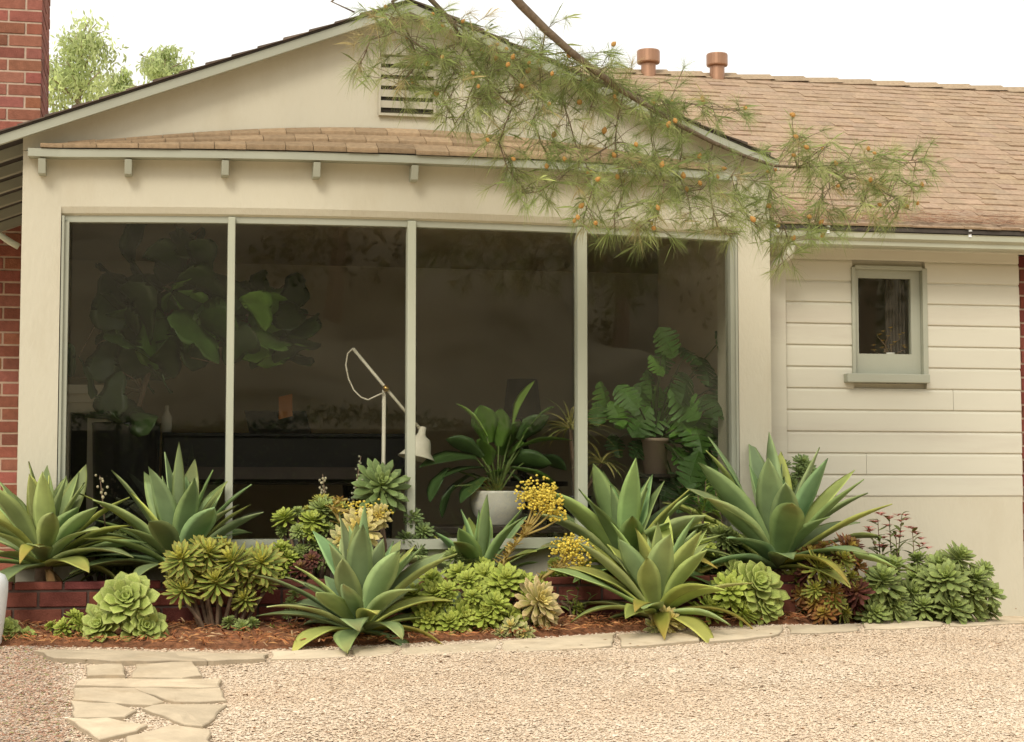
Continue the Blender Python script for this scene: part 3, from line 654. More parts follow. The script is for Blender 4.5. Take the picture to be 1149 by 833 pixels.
def agave(label, px, py, Y, Rpx, n=34, seed=0, yellow=2, tint=(1, 1, 1), asp=1.0, lean=(0, 0), group='agaves in the planting bed', wf=1.0, foot=None):
    r = np.random.default_rng(seed); c = P(px, py, Y); sc = (P(px + 1, py, Y) - c).length; L0 = Rpx * sc
    gzv = foot if foot is not None else (0.16 if Y > -.43 else float(ground(c.x, Y)))
    root = thing('agave', label, 'agave', (c.x, Y, gzv), group)
    mb = MB(); yl = []
    for i in range(n):
        f = i / (n - 1)                           # 0 inner .. 1 outer
        az = i * GA + r.normal(0, .18)
        e0 = R(88 - 92 * f ** .85) + r.normal(0, .13); L = L0 * (1.0 + .08 * math.sin(math.pi * min(1, f * 1.1))) * (1 + r.normal(0, .11)) * asp
        if i < 2: L *= .85
        droop = R(6 + 34 * f) * (1 + r.normal(0, .35)); e1 = e0 - droop
        e0 = min(e0 + R(8) * f, R(89))
        W = L0 * .285 * wf * (1 + r.normal(0, .07)) * (.6 if i < 3 else 1)
        g = 1 + r.normal(0, .17)
        col = np.array((0.115, 0.185, 0.085)) * g * np.array(tint) * np.array((1 + r.normal(0, .09), 1, 1 + r.normal(0, .08)))
        if r.random() < .18: col = col * np.array((1.3, 1.15, .8))
        if r.random() < .10: col = np.array((0.20, 0.26, 0.075)) * g
        ec = col * 1.5 + np.array((.04, .045, .0)); tc = col * .95 + np.array((.01, .01, 0)) + (np.array((.07, .025, .0)) if f > .5 and r.random() < .5 else 0)
        off = Vector((math.cos(az), math.sin(az), 0)) * (.012 + .03 * f)
        base = np.array((c.x + off.x, Y + off.y, c.z - .05 * f - .02))
        tgt = mb; isy = f > .72 and len(yl) < yellow and math.sin(az) < .2
        if isy: tgt = MB(); yl.append(tgt); col = np.array((.155, .19, .035)); ec = np.array((.20, .20, .045)); tc = np.array((.22, .18, .04)); e1 -= R(25); W *= .7
        leafpts(tgt, base, az, e0, e1, L, W, PR_AG, .014, .22, col, ec, tc, nseg=12, roll=r.normal(0, .35), bend=1.4, side_sway=r.normal(0, .2), wav=.03)
    build('rosette', mb, AGAVE, root, smooth=True)
    for y_ in yl: o = build('leaf', y_, AGAVE, root, smooth=True); o['label'] = 'yellowing lower leaf'
    for k in range(2):
        dl = MB(); az = -R(90) + r.normal(0, .9); q0 = (c.x + .03 * math.cos(az), Y + .03 * math.sin(az), c.z - .09)
        leafpts(dl, q0, az, R(-25), R(-75), L0 * r.uniform(.35, .55), L0 * .11, PR_AG, .006, .5, np.array((.27, .16, .07)) * (1 + r.normal(0, .15)), (.33, .22, .10), (.20, .11, .05), nseg=10, roll=r.normal(0, .8), wav=.1)
        o = build('dry_leaf', dl, AGAVE_DRY, root, smooth=True)
    s = MB(); s.tube([(c.x - lean[0], Y - lean[1], gzv - .06), (c.x - lean[0] * .5, Y, (gzv + c.z) / 2 - .02), (c.x, Y, c.z + .0)], [.05, .045, .04], k=10); build('trunk', s, STEM, root, smooth=True)
    return root

_ros = {}
def rosette_mesh(kind, var):
    key = (kind, var)
    if key in _ros: return _ros[key]
    r = np.random.default_rng(hash(kind) % 1 + 17 * var + sum(map(ord, kind))); mb = MB()
    k = dict(
        bright=dict(n=46, c=(.22, .32, .065), e=(.30, .38, .09), t=(.27, .36, .08), W=.30, prof=PR_SP, th=.05, cup=.18, open=100, ctr=(.30, .38, .10)),
        lime=dict(n=44, c=(.21, .30, .085), e=(.32, .40, .16), t=(.27, .36, .12), W=.46, prof=PR_SP, th=.07, cup=.30, open=95, ctr=(.24, .34, .1)),
        sage=dict(n=50, c=(.15, .225, .085), e=(.22, .29, .12), t=(.185, .26, .10), W=.26, prof=PR_SP, th=.05, cup=.15, open=105, ctr=(.22, .32, .10)),
        deep=dict(n=52, c=(.10, .165, .062), e=(.15, .22, .10), t=(.11, .18, .08), W=.24, prof=PR_SP, th=.045, cup=.15, open=110, ctr=(.17, .25, .09)),
        rusty=dict(n=56, c=(.175, .27, .065), e=(.29, .24, .08), t=(.23, .24, .065), W=.20, prof=PR_SP, th=.045, cup=.15, open=112, ctr=(.33, .36, .07)),
        bronze=dict(n=46, c=(.19, .13, .04), e=(.20, .07, .035), t=(.18, .065, .03), W=.25, prof=PR_SP, th=.045, cup=.15, open=108, ctr=(.33, .33, .07)),
        maroon=dict(n=44, c=(.085, .035, .03), e=(.12, .04, .035), t=(.09, .03, .03), W=.25, prof=PR_SP, th=.045, cup=.15, open=108, ctr=(.2, .15, .05)),
        cream=dict(n=54, c=(.29, .31, .13), e=(.47, .44, .30), t=(.42, .34, .24), W=.24, prof=PR_SP, th=.045, cup=.15, open=105, ctr=(.42, .40, .12)),
        yellow=dict(n=50, c=(.34, .34, .12), e=(.47, .45, .28), t=(.42, .40, .22), W=.24, prof=PR_SP, th=.045, cup=.15, open=105, ctr=(.46, .39, .08)),
        variegated=dict(n=40, c=(.20, .27, .11), e=(.45, .46, .31), t=(.36, .36, .20), W=.28, prof=PR_SP, th=.05, cup=.18, open=105, ctr=(.5, .45, .15)),
    )[kind]
    n = k['n']
    for i in range(n):
        f = i / (n - 1); az = i * GA + r.normal(0, .12)
        e0 = R(86 - k['open'] * f ** .9) + r.normal(0, .07); L = (.34 + .66 * min(1, f * 1.5) ** .7) * (1 + r.normal(0, .07))
        if f > .88: L *= .92
        g = 1 + r.normal(0, .13); fc = max(0, 1 - f * 2.4)
        c = (np.array(k['c']) * (1 - fc) + np.array(k['ctr']) * fc) * g
        tc = (np.array(k['t']) * (1 - fc) + np.array(k['ctr']) * fc) * g; ec = (np.array(k['e']) * (1 - fc * .6) + np.array(k['ctr']) * fc * .6) * g
        leafpts(mb, (0, 0, .22 - .34 * f), az, e0, e0 - R(8) + R(16) * (f > .5), L, k['W'] * (.55 + .45 * min(1, f * 2)) * (1 + r.normal(0, .08)), k['prof'], k['th'], k['cup'], c, ec, tc, nseg=7, roll=r.normal(0, .12))
    me = mb.mesh('rosette', True, True); me.materials.append(SUCC); _ros[key] = me; return me

def ros(root, kind, px, py, Y, rpx, tilt=None, az=None, r=None):
    """a rosette of radius rpx photo pixels as a child of root"""
    q = P(px, py, Y); sc = (P(px + 1, py, Y) - q).length
    o = bpy.data.objects.new('rosette', rosette_mesh(kind, int(r.integers(0, 3)))); COL.objects.link(o); o.parent = root
    o.location = q - Vector(root.location); s = rpx * sc * (1 + r.normal(0, .05)); o.scale = (s, s, s * .9)
    tilt = R(48 + r.normal(0, 12)) if tilt is None else R(tilt); az = r.normal(0, .5) if az is None else az
    d = Vector((math.sin(az) * math.sin(tilt), -math.cos(az) * math.sin(tilt), math.cos(tilt)))
    o.rotation_mode = 'QUATERNION'; o.rotation_quaternion = d.to_track_quat('Z', 'Y') @ Euler((0, 0, r.random() * 6.28)).to_quaternion()
    return q, d, s
def clump(label, items, base, cat='succulent', name='aeonium', seed=1, group=None, stem_r=.008, stem=True):
    """items: (kind, px, py, Y, rpx[, tilt, az]); base: (px, py, Y) of the foot"""
    r = np.random.default_rng(seed); b = P(*base); 
    b.z = 0.15 if base[2] > -.44 else float(ground(b.x, b.y))
    root = thing(name, label, cat, b, group); st = MB()
    for it in items:
        kind, px, py, Y, rp = it[:5]; tl = it[5] if len(it) > 5 else None; azz = it[6] if len(it) > 6 else None
        q, d, s = ros(root, kind, px, py, Y, rp, tl, azz, r)
        foot = Vector((b.x + (q.x - b.x) * .35 + r.normal(0, .01), b.y + (q.y - b.y) * .35, b.z - .02)); m1_ = q - d * s * .3; m = (foot + m1_) / 2 + Vector((r.normal(0, .015), r.normal(0, .01), -.01))
        st.tube([foot, m, m1_], [stem_r * 1.25, stem_r * 1.05, stem_r * .9], k=7)
    if stem: build('stem', st, STEM, root, smooth=True)
    return root
def fill(kind, x0, y0, x1, y1, Y0, Y1, n, rp, seed, ell=True):
    r = np.random.default_rng(seed); out = []; tries = 0
    while len(out) < n and tries < 4000:
        tries += 1; u, v = r.random() * 2 - 1, r.random() * 2 - 1
        if ell and u * u + v * v > 1: continue
        px = (x0 + x1) / 2 + u * (x1 - x0) / 2; py = (y0 + y1) / 2 + v * (y1 - y0) / 2
        if any((px - o[1]) ** 2 + (py - o[2]) ** 2 < (rp * .95) ** 2 for o in out): continue
        k = kind if isinstance(kind, str) else kind[int(r.integers(0, len(kind)))]
        d = 1 - (u * u + v * v)
        px += r.normal(0, rp * .22); py += r.normal(0, rp * .25)
        out.append((k, px, py, Y0 + (Y1 - Y0) * d ** .5 if d > 0 else Y0, rp * (.6 + .68 * r.random()), 50 + v * 25 + r.normal(0, 12), u * .9 + r.normal(0, .25)))
    return out

# ------------------------------------------------------------------ planter wall, soil, mulch, edging
BY = -0.45
pw0, pw1 = P(-60, 690, BY).x, P(893, 690, BY).x
bm_ = bricks(pw0, pw1, -.06, .215, BY, base=(.175, .058, .041), seed=21, dk=.22, bl=.215, bh=.068)
pwall = build('brick_planter_wall', bm_, BRICK, bevel=.004); tag(pwall, 'low dark red brick wall holding the raised planting bed below the bow window', 'wall')
c = MB(); c.box((pw0, BY + .008, -.1), (pw1, BY + .1, .205)); c.box((pw1 - .1, BY + .1005, -.1), (pw1 - .002, .001, .205)); build('mortar', c, DARKMORTAR, pwall)
sl_ = MB(); xs_ = np.linspace(pw0, pw1 - .1, 60); ys_ = np.linspace(BY + .1, .01, 12); X, Y_ = np.meshgrid(xs_, ys_)
sl_.add(np.stack([X, Y_, .165 + .012 * np.sin(X * 9) * np.sin(Y_ * 23)], -1).reshape(-1, 3), [(j * 60 + i, j * 60 + i + 1, (j + 1) * 60 + i + 1, (j + 1) * 60 + i) for j in range(11) for i in range(59)])
setting(build('bed_soil', sl_, SOIL, smooth=True))
# front strip between wall and edging: outline from the photo's edge on the ground
edge_px = [(-60, 722), (40, 725), (160, 727), (300, 728), (430, 724), (560, 717), (700, 708), (830, 701), (960, 699), (1040, 694), (1125, 688)]
edge = [G(*e) for e in edge_px]
ms = MB(); V = []; nE = len(edge)
fine = []
for i in range(nE - 1):
    for t in np.linspace(0, 1, 8, endpoint=False): fine.append(edge[i].lerp(edge[i + 1], t))
fine.append(edge[-1])
def back_y(x): return BY + .02 if x < pw1 else WY - .005
for p in fine:
    for t in np.linspace(0, 1, 8):
        y = p.y + (back_y(p.x) - p.y) * t; V.append((p.x, y, float(ground(p.x, y)) - .012 + min(1, t * 6) * (.024 + .012 * math.sin(t * math.pi) + .006 * math.sin(p.x * 31 + t * 9))))
ms.add(V, [(i * 8 + j, (i + 1) * 8 + j, (i + 1) * 8 + j + 1, i * 8 + j + 1) for i in range(len(fine) - 1) for j in range(7)])
setting(build('bed_ground', ms, mat('red_brown_mulch', (.26, .11, .05), .98, var=.4, vscale=40, bump=1, bscale=90), smooth=True))
# loose needles and bark bits
mu = MB(); r_ = np.random.default_rng(31)
for _ in range(4200):
    i = int(r_.integers(0, len(fine) - 1)); p = fine[i].lerp(fine[i + 1], r_.random()); t = r_.random() ** 1.2 * 1.0 - .03; y = p.y + (back_y(p.x) - p.y) * t
    z = float(ground(p.x, y)) + .022 + .018 * r_.random(); a = r_.random() * 6.28; L_ = .015 + .045 * r_.random(); wd = .0015 + .003 * r_.random() ** 2
    dx, dy = math.cos(a) * L_ / 2, math.sin(a) * L_ / 2; nx, ny = -math.sin(a) * wd, math.cos(a) * wd; tz = r_.normal(0, .006)
    cc = np.array([(.38, .15, .06), (.44, .22, .09), (.26, .10, .045), (.50, .33, .18)][int(r_.choice(4, p=[.42, .28, .22, .08]))]) * (1 + r_.normal(0, .15))
    mu.add([(p.x - dx - nx, y - dy - ny, z - tz), (p.x + dx - nx, y + dy - ny, z + tz), (p.x + dx + nx, y + dy + ny, z + tz), (p.x - dx + nx, y - dy + ny, z - tz), (p.x, y, z + wd * 1.6)], [(0, 1, 4), (1, 2, 4), (2, 3, 4), (3, 0, 4)], np.clip(cc, .01, 1))
setting(build('needle_mulch', mu, MULCH, recalc=False), 'stuff'); bpy.data.objects['needle_mulch']['label'] = 'red brown pine needle mulch along the foot of the brick planter wall'

# flagstones: polygons on the ground
def flagstone(px_poly, label, seed, th=.032, group='tan flagstones', col=None, lift=.014):
    r = np.random.default_rng(seed); q = [G(*p, lift=lift) for p in px_poly]; n = len(q); pts = []
    for i in range(n):                                   # rough broken outline
        a, b = q[i], q[(i + 1) % n]; m = max(2, int((b - a).length / .07))
        for t in range(m):
            p = a.lerp(b, t / m); pts.append(p + Vector((r.normal(0, .005), r.normal(0, .008), 0)))
    cen = sum(pts, Vector()) / len(pts); base = np.array(col or (.62, .50, .345)) * (1 + r.normal(0, .07)); mb = MB(); N = len(pts)
    bot = [Vector((p.x, p.y, float(ground(p.x, p.y)) + lift - th)) for p in pts]
    mid = [Vector((p.x, p.y, float(ground(p.x, p.y)) + lift - .004)) for p in pts]
    top = [p.lerp(cen, min(.5, .008 / max(.01, (p - cen).length))) for p in pts]; top = [Vector((p.x, p.y, float(ground(p.x, p.y)) + lift + r.normal(0, .0006))) for p in top]
    inn = [p.lerp(cen, .5) for p in pts]; inn = [Vector((p.x, p.y, float(ground(p.x, p.y)) + lift + .002 + r.normal(0, .001))) for p in inn]
    cz = Vector((cen.x, cen.y, float(ground(cen.x, cen.y)) + lift + .003))
    V = bot + mid + top + inn + [cz]; Fc = []
    for k in range(3): Fc += [(k * N + i, k * N + (i + 1) % N, (k + 1) * N + (i + 1) % N, (k + 1) * N + i) for i in range(N)]
    Fc += [(3 * N + i, 3 * N + (i + 1) % N, 4 * N) for i in range(N)]; Fc.append(tuple(range(N))[::-1])
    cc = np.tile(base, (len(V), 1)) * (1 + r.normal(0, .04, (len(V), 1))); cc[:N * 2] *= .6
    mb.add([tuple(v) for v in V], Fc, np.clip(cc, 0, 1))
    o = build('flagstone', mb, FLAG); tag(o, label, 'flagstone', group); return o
path = [
 ([(40, 729), (130, 729), (233, 733), (232, 741), (150, 741), (60, 738)], 'long pale flagstone at the top of the path beside the round green aeonium'),
 ([(188, 731), (300, 733), (296, 738), (240, 741), (182, 739)], 'thin flagstone strip under the tall branching aeonium'),
 ([(96, 746), (140, 744), (139, 757), (97, 757)], 'small square flagstone on the left of the second path row'),
 ([(152, 745), (216, 742), (228, 757), (205, 760), (150, 759)], 'pale angular flagstone on the right of the second path row'),
 ([(88, 762), (150, 761), (248, 762), (246, 771), (150, 770), (84, 768)], 'wide cracked flagstone across the third path row'),
 ([(84, 771), (150, 772), (186, 786), (172, 791), (84, 784)], 'dark edged flagstone on the left below the cracked row'),
 ([(150, 772), (248, 772), (254, 786), (196, 787)], 'flagstone on the right touching the gravel, below the cracked row'),
 ([(80, 786), (132, 788), (154, 796), (140, 804), (81, 804)], 'pale five sided flagstone at the left edge of the path, second from the bottom'),
 ([(160, 795), (180, 789), (254, 791), (240, 806), (228, 814), (206, 812)], 'large pale pointed flagstone on the right of the path near the bottom'),
 ([(74, 806), (120, 805), (166, 812), (150, 820), (112, 829)], 'tan pointed flagstone on the lower left corner of the path'),
 ([(140, 826), (190, 813), (238, 818), (237, 850), (150, 850)], 'flagstone cut off by the bottom edge of the photo'),
]
for i, (pl, lb) in enumerate(path): flagstone(pl, lb, 40 + i, th=.04, lift=.012, group='flagstones of the stepping path')
def strip(x0, x1, ya, yb, yc, yd): return [(x0, ya), (x1, yb), (x1 - 4, yd), ((x0 + x1) / 2, (yc + yd) / 2 + 1), (x0 + 3, yc)]
edgings = [
 (strip(303, 392, 730, 729, 739, 736), 'edging flagstone in front of the large agave at its left side'),
 (strip(395, 445, 728, 726, 736, 734), 'short edging flagstone right below the large front agave'),
 (strip(448, 560, 727, 719, 735, 730), 'edging flagstone below the bright green aeonium mound'),
 (strip(563, 690, 719, 710, 731, 724), 'wide edging flagstone below the pink and cream aeonium'),
 (strip(694, 790, 712, 707, 725, 718), 'edging flagstone below the small cream rosette'),
 (strip(793, 880, 707, 702, 719, 711), 'broad edging flagstone below the two light green aeoniums'),
 (strip(884, 965, 702, 700, 710, 707), 'edging flagstone at the foot of the bronze aeonium'),
 (strip(968, 1060, 699, 695, 706, 702), 'edging flagstone below the grey green aeonium mounds'),
 (strip(1063, 1160, 693, 689, 702, 698), 'last edging flagstone at the bare corner of the wing wall'),
]
for i, (pl, lb) in enumerate(edgings): flagstone(pl, lb, 80 + i, group='edging flagstones of the bed', lift=.003, col=(.64, .525, .37))

# gravel pebbles (uncountable): one mesh
def pebbles(name, n, xr, yr, colf, size, seed, test=None):
    r = np.random.default_rng(seed)
    x = r.uniform(xr[0], xr[1], n); y = r.uniform(yr[0], yr[1], n)
    if test is not None: k = test(x, y, r); x, y = x[k], y[k]; n = len(x)
    s = size * np.exp(r.normal(0, .35, n)); z = ground(x, y) - .0075 + s * .2 + np.where((np.abs(x - 2) < 9) & (y < -.9), .008 * np.sin(x * 2.3 + y) * np.sin(y * 3.1 - x * .7), 0)
    T = np.array([(1, 0, 0), (0, 1, 0), (-1, 0, 0), (0, -1, 0), (.55, .55, .55), (-.55, .55, .55), (-.55, -.55, .55), (.55, -.55, .55), (0, 0, .72)]) 
    FT = np.array([(0, 1, 4), (1, 2, 5), (2, 3, 6), (3, 0, 7), (4, 5, 8), (5, 6, 8), (6, 7, 8), (7, 4, 8), (1, 5, 4), (2, 6, 5), (3, 7, 6), (0, 4, 7)])
    a = r.uniform(0, 6.28, n); ca, sa = np.cos(a), np.sin(a); ex = r.uniform(.7, 1.3, n); tl = r.normal(0, .16, (n, 2))
    jit = 1 + r.normal(0, .13, (n, 9, 1)); P_ = T[None] * jit
    px_, py_, pz_ = P_[..., 0] * (s * ex)[:, None], P_[..., 1] * s[:, None], P_[..., 2] * (s * r.uniform(.28, .5, n))[:, None]
    pz_ = pz_ + px_ * tl[:, :1] + py_ * tl[:, 1:]
    V = np.stack([x[:, None] + px_ * ca[:, None] - py_ * sa[:, None], y[:, None] + px_ * sa[:, None] + py_ * ca[:, None], z[:, None] + pz_], -1).reshape(-1, 3)
    Fa = (FT[None] + (np.arange(n) * 9)[:, None, None]).reshape(-1, 3)
    me = bpy.data.meshes.new(name); nf = len(Fa)
    me.vertices.add(len(V)); me.vertices.foreach_set('co', V.astype(np.float32).ravel())
    me.loops.add(nf * 3); me.loops.foreach_set('vertex_index', Fa.astype(np.int32).ravel())
    me.polygons.add(nf); me.polygons.foreach_set('loop_start', np.arange(0, nf * 3, 3, dtype=np.int32)); me.polygons.foreach_set('loop_total', np.full(nf, 3, dtype=np.int32))
    c = colf(x, y, r); c = np.repeat(c[:, None, :], 9, 1).reshape(-1, 3); c = np.hstack([np.clip(c, .01, 1), np.ones((len(c), 1))])
    at = me.color_attributes.new('Col', 'FLOAT_COLOR', 'POINT'); at.data.foreach_set('color', c.astype(np.float32).ravel())
    me.update(calc_edges=True); me.validate()
    o = link(name, me, PEBBLE); return setting(o, 'stuff')
def gcol(x, y, r):
    pal = np.array([(.74, .595, .43), (.77, .635, .475), (.69, .54, .385), (.68, .56, .43), (.80, .69, .54), (.60, .45, .31), (.73, .55, .38)])
    c = pal[r.choice(7, size=len(x), p=[.30, .25, .14, .1, .11, .03, .07])] * (1 + r.normal(0, .07, (len(x), 1)))
    c = np.array([[.76, .60, .435]]) + .6 * (c - np.array([[.73, .585, .425]]))
    lf_ = np.sin(x * 1.9 + 2 * np.sin(y * 1.7)) * np.sin(y * 4.3 + np.sin(x * 2.7)) + .6 * np.sin(x * 5.1 + y * 3) * np.sin(y * 9 - x * 2)
    c = c * (1 + .06 * lf_[:, None] * np.array([[.6, 1, 1.4]]))
    # the reddish, mossy patch left of the path
    lx = np.interp(y, [-2.6, -1.1], [P(85, 833, -2.4).x, P(70, 735, -1.2).x]); k = (x < lx + r.normal(0, .04, len(x)))
    pal2 = np.array([(.50, .31, .21), (.58, .41, .29), (.38, .20, .13), (.50, .41, .33), (.62, .49, .37), (.30, .29, .11)])
    c2 = pal2[r.choice(6, size=len(x), p=[.25, .25, .15, .13, .15, .07])] * (1 + r.normal(0, .12, (len(x), 1)))
    return np.where(k[:, None], c2, c)
ex_ = np.array([p.x for p in edge]); ey_ = np.array([p.y for p in edge])
def gtest(x, y, r):
    lim = np.interp(x, ex_, ey_); fr = np.abs((x - .2 * (y + 9.13)) / (y + 9.13)) < .325
    return (y < lim + r.normal(0, .035, len(x))) & fr
pb_ = pebbles('gravel', 400000, (-1.5, 5.2), (-3.3, -.3), gcol, .0041, 3, gtest); pb_['label'] = 'pale tan pea gravel covering the drive in front of the house'
# leaf crumbs blown over the gravel
cr = MB(); r_ = np.random.default_rng(77)
for _ in range(420):
    x, y = r_.uniform(-1.3, 5), r_.uniform(-3.1, -.8); a = r_.random() * 6.28; L_ = r_.uniform(.004, .016); W_ = L_ * r_.uniform(.15, .5); z = float(ground(x, y)) + .0035
    if y > np.interp(x, ex_, ey_): continue
    c_, s_ = math.cos(a), math.sin(a); col = np.array([(.36, .17, .07), (.22, .12, .07), (.42, .26, .13), (.30, .25, .12)][int(r_.integers(0, 4))])
    cr.add([(x - c_ * L_, y - s_ * L_, z), (x - s_ * W_, y + c_ * W_, z + .003), (x + c_ * L_, y + s_ * L_, z + .001), (x + s_ * W_, y - c_ * W_, z + .003)], [(0, 1, 2, 3)], col)
o = setting(build('leaf_litter', cr, MULCH, recalc=False), 'stuff'); o['label'] = 'scattered brown leaf crumbs lying on the pale gravel'
# ------------------------------------------------------------------ agaves
agave('grey green agave at the far left, its outer leaves cut by the photo edge', 50, 618, -.24, 104, seed=1, yellow=1, n=50, tint=(1.08, 1.04, .92))
agave('broad grey green agave in front of the left mullion, second from the left', 200, 622, -.22, 108, seed=2, yellow=1, n=48, tint=(.98, 1.0, 1.0))
agave('large symmetrical agave at the very front of the bed, before the gravel edging', 405, 692, -.86, 108, seed=3, yellow=1, n=54)
agave('small dark agave directly below the white indoor flower pot', 538, 640, -.20, 84, seed=14, yellow=0, n=30, tint=(.88, .97, .85))
agave('wide agave in the back row right of the third mullion, behind a yellower one', 702, 628, -.24, 102, seed=5, yellow=2, n=44, tint=(1.08, 1.08, .95))
agave('front agave with yellow green inner leaves, just left of the small cream rosette', 737, 676, -.70, 96, seed=6, yellow=3, n=46, tint=(1.15, 1.08, .9))
agave('tallest agave on a leaning trunk before the right corner of the bay', 872, 622, -.26, 122, seed=7, yellow=2, n=48, lean=(.06, .02), wf=.92)

# ------------------------------------------------------------------ aeoniums and other succulents
clump('large round light green aeonium with cupped leaves beside the stepping path', [('lime', 142, 678, -.82, 46, 58, -.1), ('lime', 116, 704, -.84, 33, 66, -.5), ('lime', 160, 706, -.84, 32, 68, .35)], (138, 722, -.8), seed=3)
clump('small bright green aeonium tuft left of the big round aeonium', fill('bright', 58, 690, 98, 722, -.75, -.82, 6, 12, 5), (78, 724, -.8), seed=5)
clump('low fleshy green succulent at the bottom left corner behind the white tub', fill('lime', -8, 700, 36, 722, -.75, -.8, 4, 15, 6), (18, 724, -.78), seed=6)
clump('tall branching aeonium with rusty tipped yellow green rosettes on bare stems', [('rusty', 205, 630, -.66, 29), ('rusty', 233, 624, -.62, 31), ('rusty', 262, 632, -.66, 32), ('rusty', 294, 634, -.62, 29), ('rusty', 243, 656, -.68, 30), ('rusty', 222, 648, -.6, 24), ('rusty', 278, 648, -.6, 25), ('rusty', 204, 664, -.68, 23), ('rusty', 275, 674, -.66, 20), ('rusty', 225, 612, -.58, 16), ('rusty', 300, 655, -.6, 16), ('rusty', 196, 648, -.64, 15), ('rusty', 250, 616, -.58, 18)], (248, 720, -.66), seed=7, stem_r=.009)
clump('little blue green succulent sprouting at the foot of the rusty aeonium', fill('sage', 252, 690, 292, 718, -.68, -.74, 6, 9, 9), (270, 720, -.7), seed=9)
clump('bushy green aeonium below the second pane with yellowing tops', fill(['bright', 'sage', 'sage'], 310, 566, 388, 632, -.22, -.34, 17, 15, 10) + fill(['rusty'], 335, 556, 395, 592, -.2, -.26, 7, 12, 11), (350, 640, -.26), seed=10)
clump('single dark green aeonium head on a tall stem before the lamp', [('deep', 427, 548, -.22, 34, 60, .1), ('deep', 426, 556, -.2, 26, 80, -.1), ('deep', 408, 600, -.22, 14)], (428, 640, -.22), seed=12)
clump('small dusky aeonium heads by the second mullion', [('deep', 463, 580, -.16, 15), ('deep', 474, 598, -.16, 16), ('deep', 456, 604, -.18, 13), ('deep', 470, 617, -.2, 12)], (466, 640, -.18), seed=13)
clump('cream and yellow variegated aeonium behind the large front agave', [('yellow', 404, 596, -.42, 30, 62, -.2), ('variegated', 385, 610, -.42, 22, 66, -.5), ('yellow', 425, 580, -.38, 16)], (405, 645, -.38), seed=14)
clump('dark red aeonium heads left of the large front agave', [('maroon', 338, 640, -.42, 15), ('maroon', 350, 628, -.4, 13)], (342, 655, -.4), seed=15)
clump('mound of bright green aeonium rosettes right of the large front agave', fill('bright', 458, 640, 622, 720, -.55, -.84, 44, 19, 16) + [('bright', 480, 695, -.8, 24), ('bright', 505, 700, -.84, 22), ('bright', 535, 668, -.76, 22), ('bright', 563, 662, -.74, 22), ('bright', 590, 660, -.72, 18), ('bright', 545, 690, -.82, 22)], (540, 714, -.74), seed=16)
clump('pink and cream rosette at the right end of the bright green mound', [('cream', 602, 676, -.80, 30, 66, .35), ('cream', 612, 690, -.78, 20, 70, .5)], (606, 712, -.76), seed=17)
clump('white edged small rosettes beneath the pink and cream rosette', [('variegated', 574, 704, -.88, 16), ('variegated', 588, 711, -.88, 13), ('variegated', 562, 712, -.88, 10)], (576, 718, -.86), seed=18)
clump('small cream and yellow rosette alone at the front edge of the bed', [('yellow', 748, 698, -.84, 20, 52, .1), ('variegated', 735, 703, -.85, 13, 60, -.4)], (748, 710, -.82), seed=19)
clump('upright pale succulent with small leaves by the end of the yellow flower stalks', fill('bright', 596, 632, 640, 665, -.3, -.4, 7, 9, 20) + [('bright', 646, 682, -.5, 13)], (622, 670, -.36), seed=20)
clump('two joined light green aeoniums with rounded leaves by the end of the brick wall', [('lime', 846, 660, -.58, 32, 58, .2), ('bright', 819, 665, -.62, 27, 58, -.2), ('lime', 858, 682, -.6, 24, 66, .3), ('bright', 795, 684, -.62, 21), ('bright', 833, 688, -.64, 20), ('lime', 826, 646, -.54, 22)], (830, 698, -.56), seed=21)
clump('bronze and red aeonium bush at the end of the brick wall', fill(['bronze', 'bronze', 'rusty', 'maroon'], 895, 612, 975, 704, -.38, -.6, 34, 15, 22) + [('rusty', 918, 638, -.6, 22), ('bronze', 950, 618, -.5, 22), ('maroon', 962, 665, -.58, 18), ('bronze', 925, 690, -.6, 18), ('rusty', 944, 628, -.55, 16)], (930, 704, -.46), seed=22)
clump('grey green aeonium mound between the bronze bush and the larger mound', fill('sage', 962, 640, 1024, 706, -.3, -.5, 14, 19, 23) + [('sage', 990, 655, -.5, 26), ('sage', 980, 690, -.52, 22), ('sage', 1003, 682, -.5, 20)], (990, 704, -.38), seed=23)
clump('largest grey green aeonium mound against the wing wall', fill('sage', 1018, 622, 1118, 700, -.1, -.36, 24, 20, 24) + [('sage', 1062, 652, -.38, 28), ('sage', 1035, 682, -.38, 20), ('sage', 1092, 668, -.34, 22), ('sage', 1068, 684, -.4, 22), ('sage', 1076, 628, -.3, 20), ('sage', 1110, 668, -.28, 18)], (1068, 698, -.2), seed=24)
clump('green rosettes growing between the back agave and the tallest agave', fill(['bright', 'sage', 'sage'], 770, 590, 830, 655, -.14, -.26, 11, 17, 25), (798, 660, -.2), seed=25)
clump('dark jade like succulent peeking over the top of the tallest agave', fill('deep', 872, 518, 915, 552, -.06, -.1, 8, 10, 26), (895, 640, -.08), seed=26)

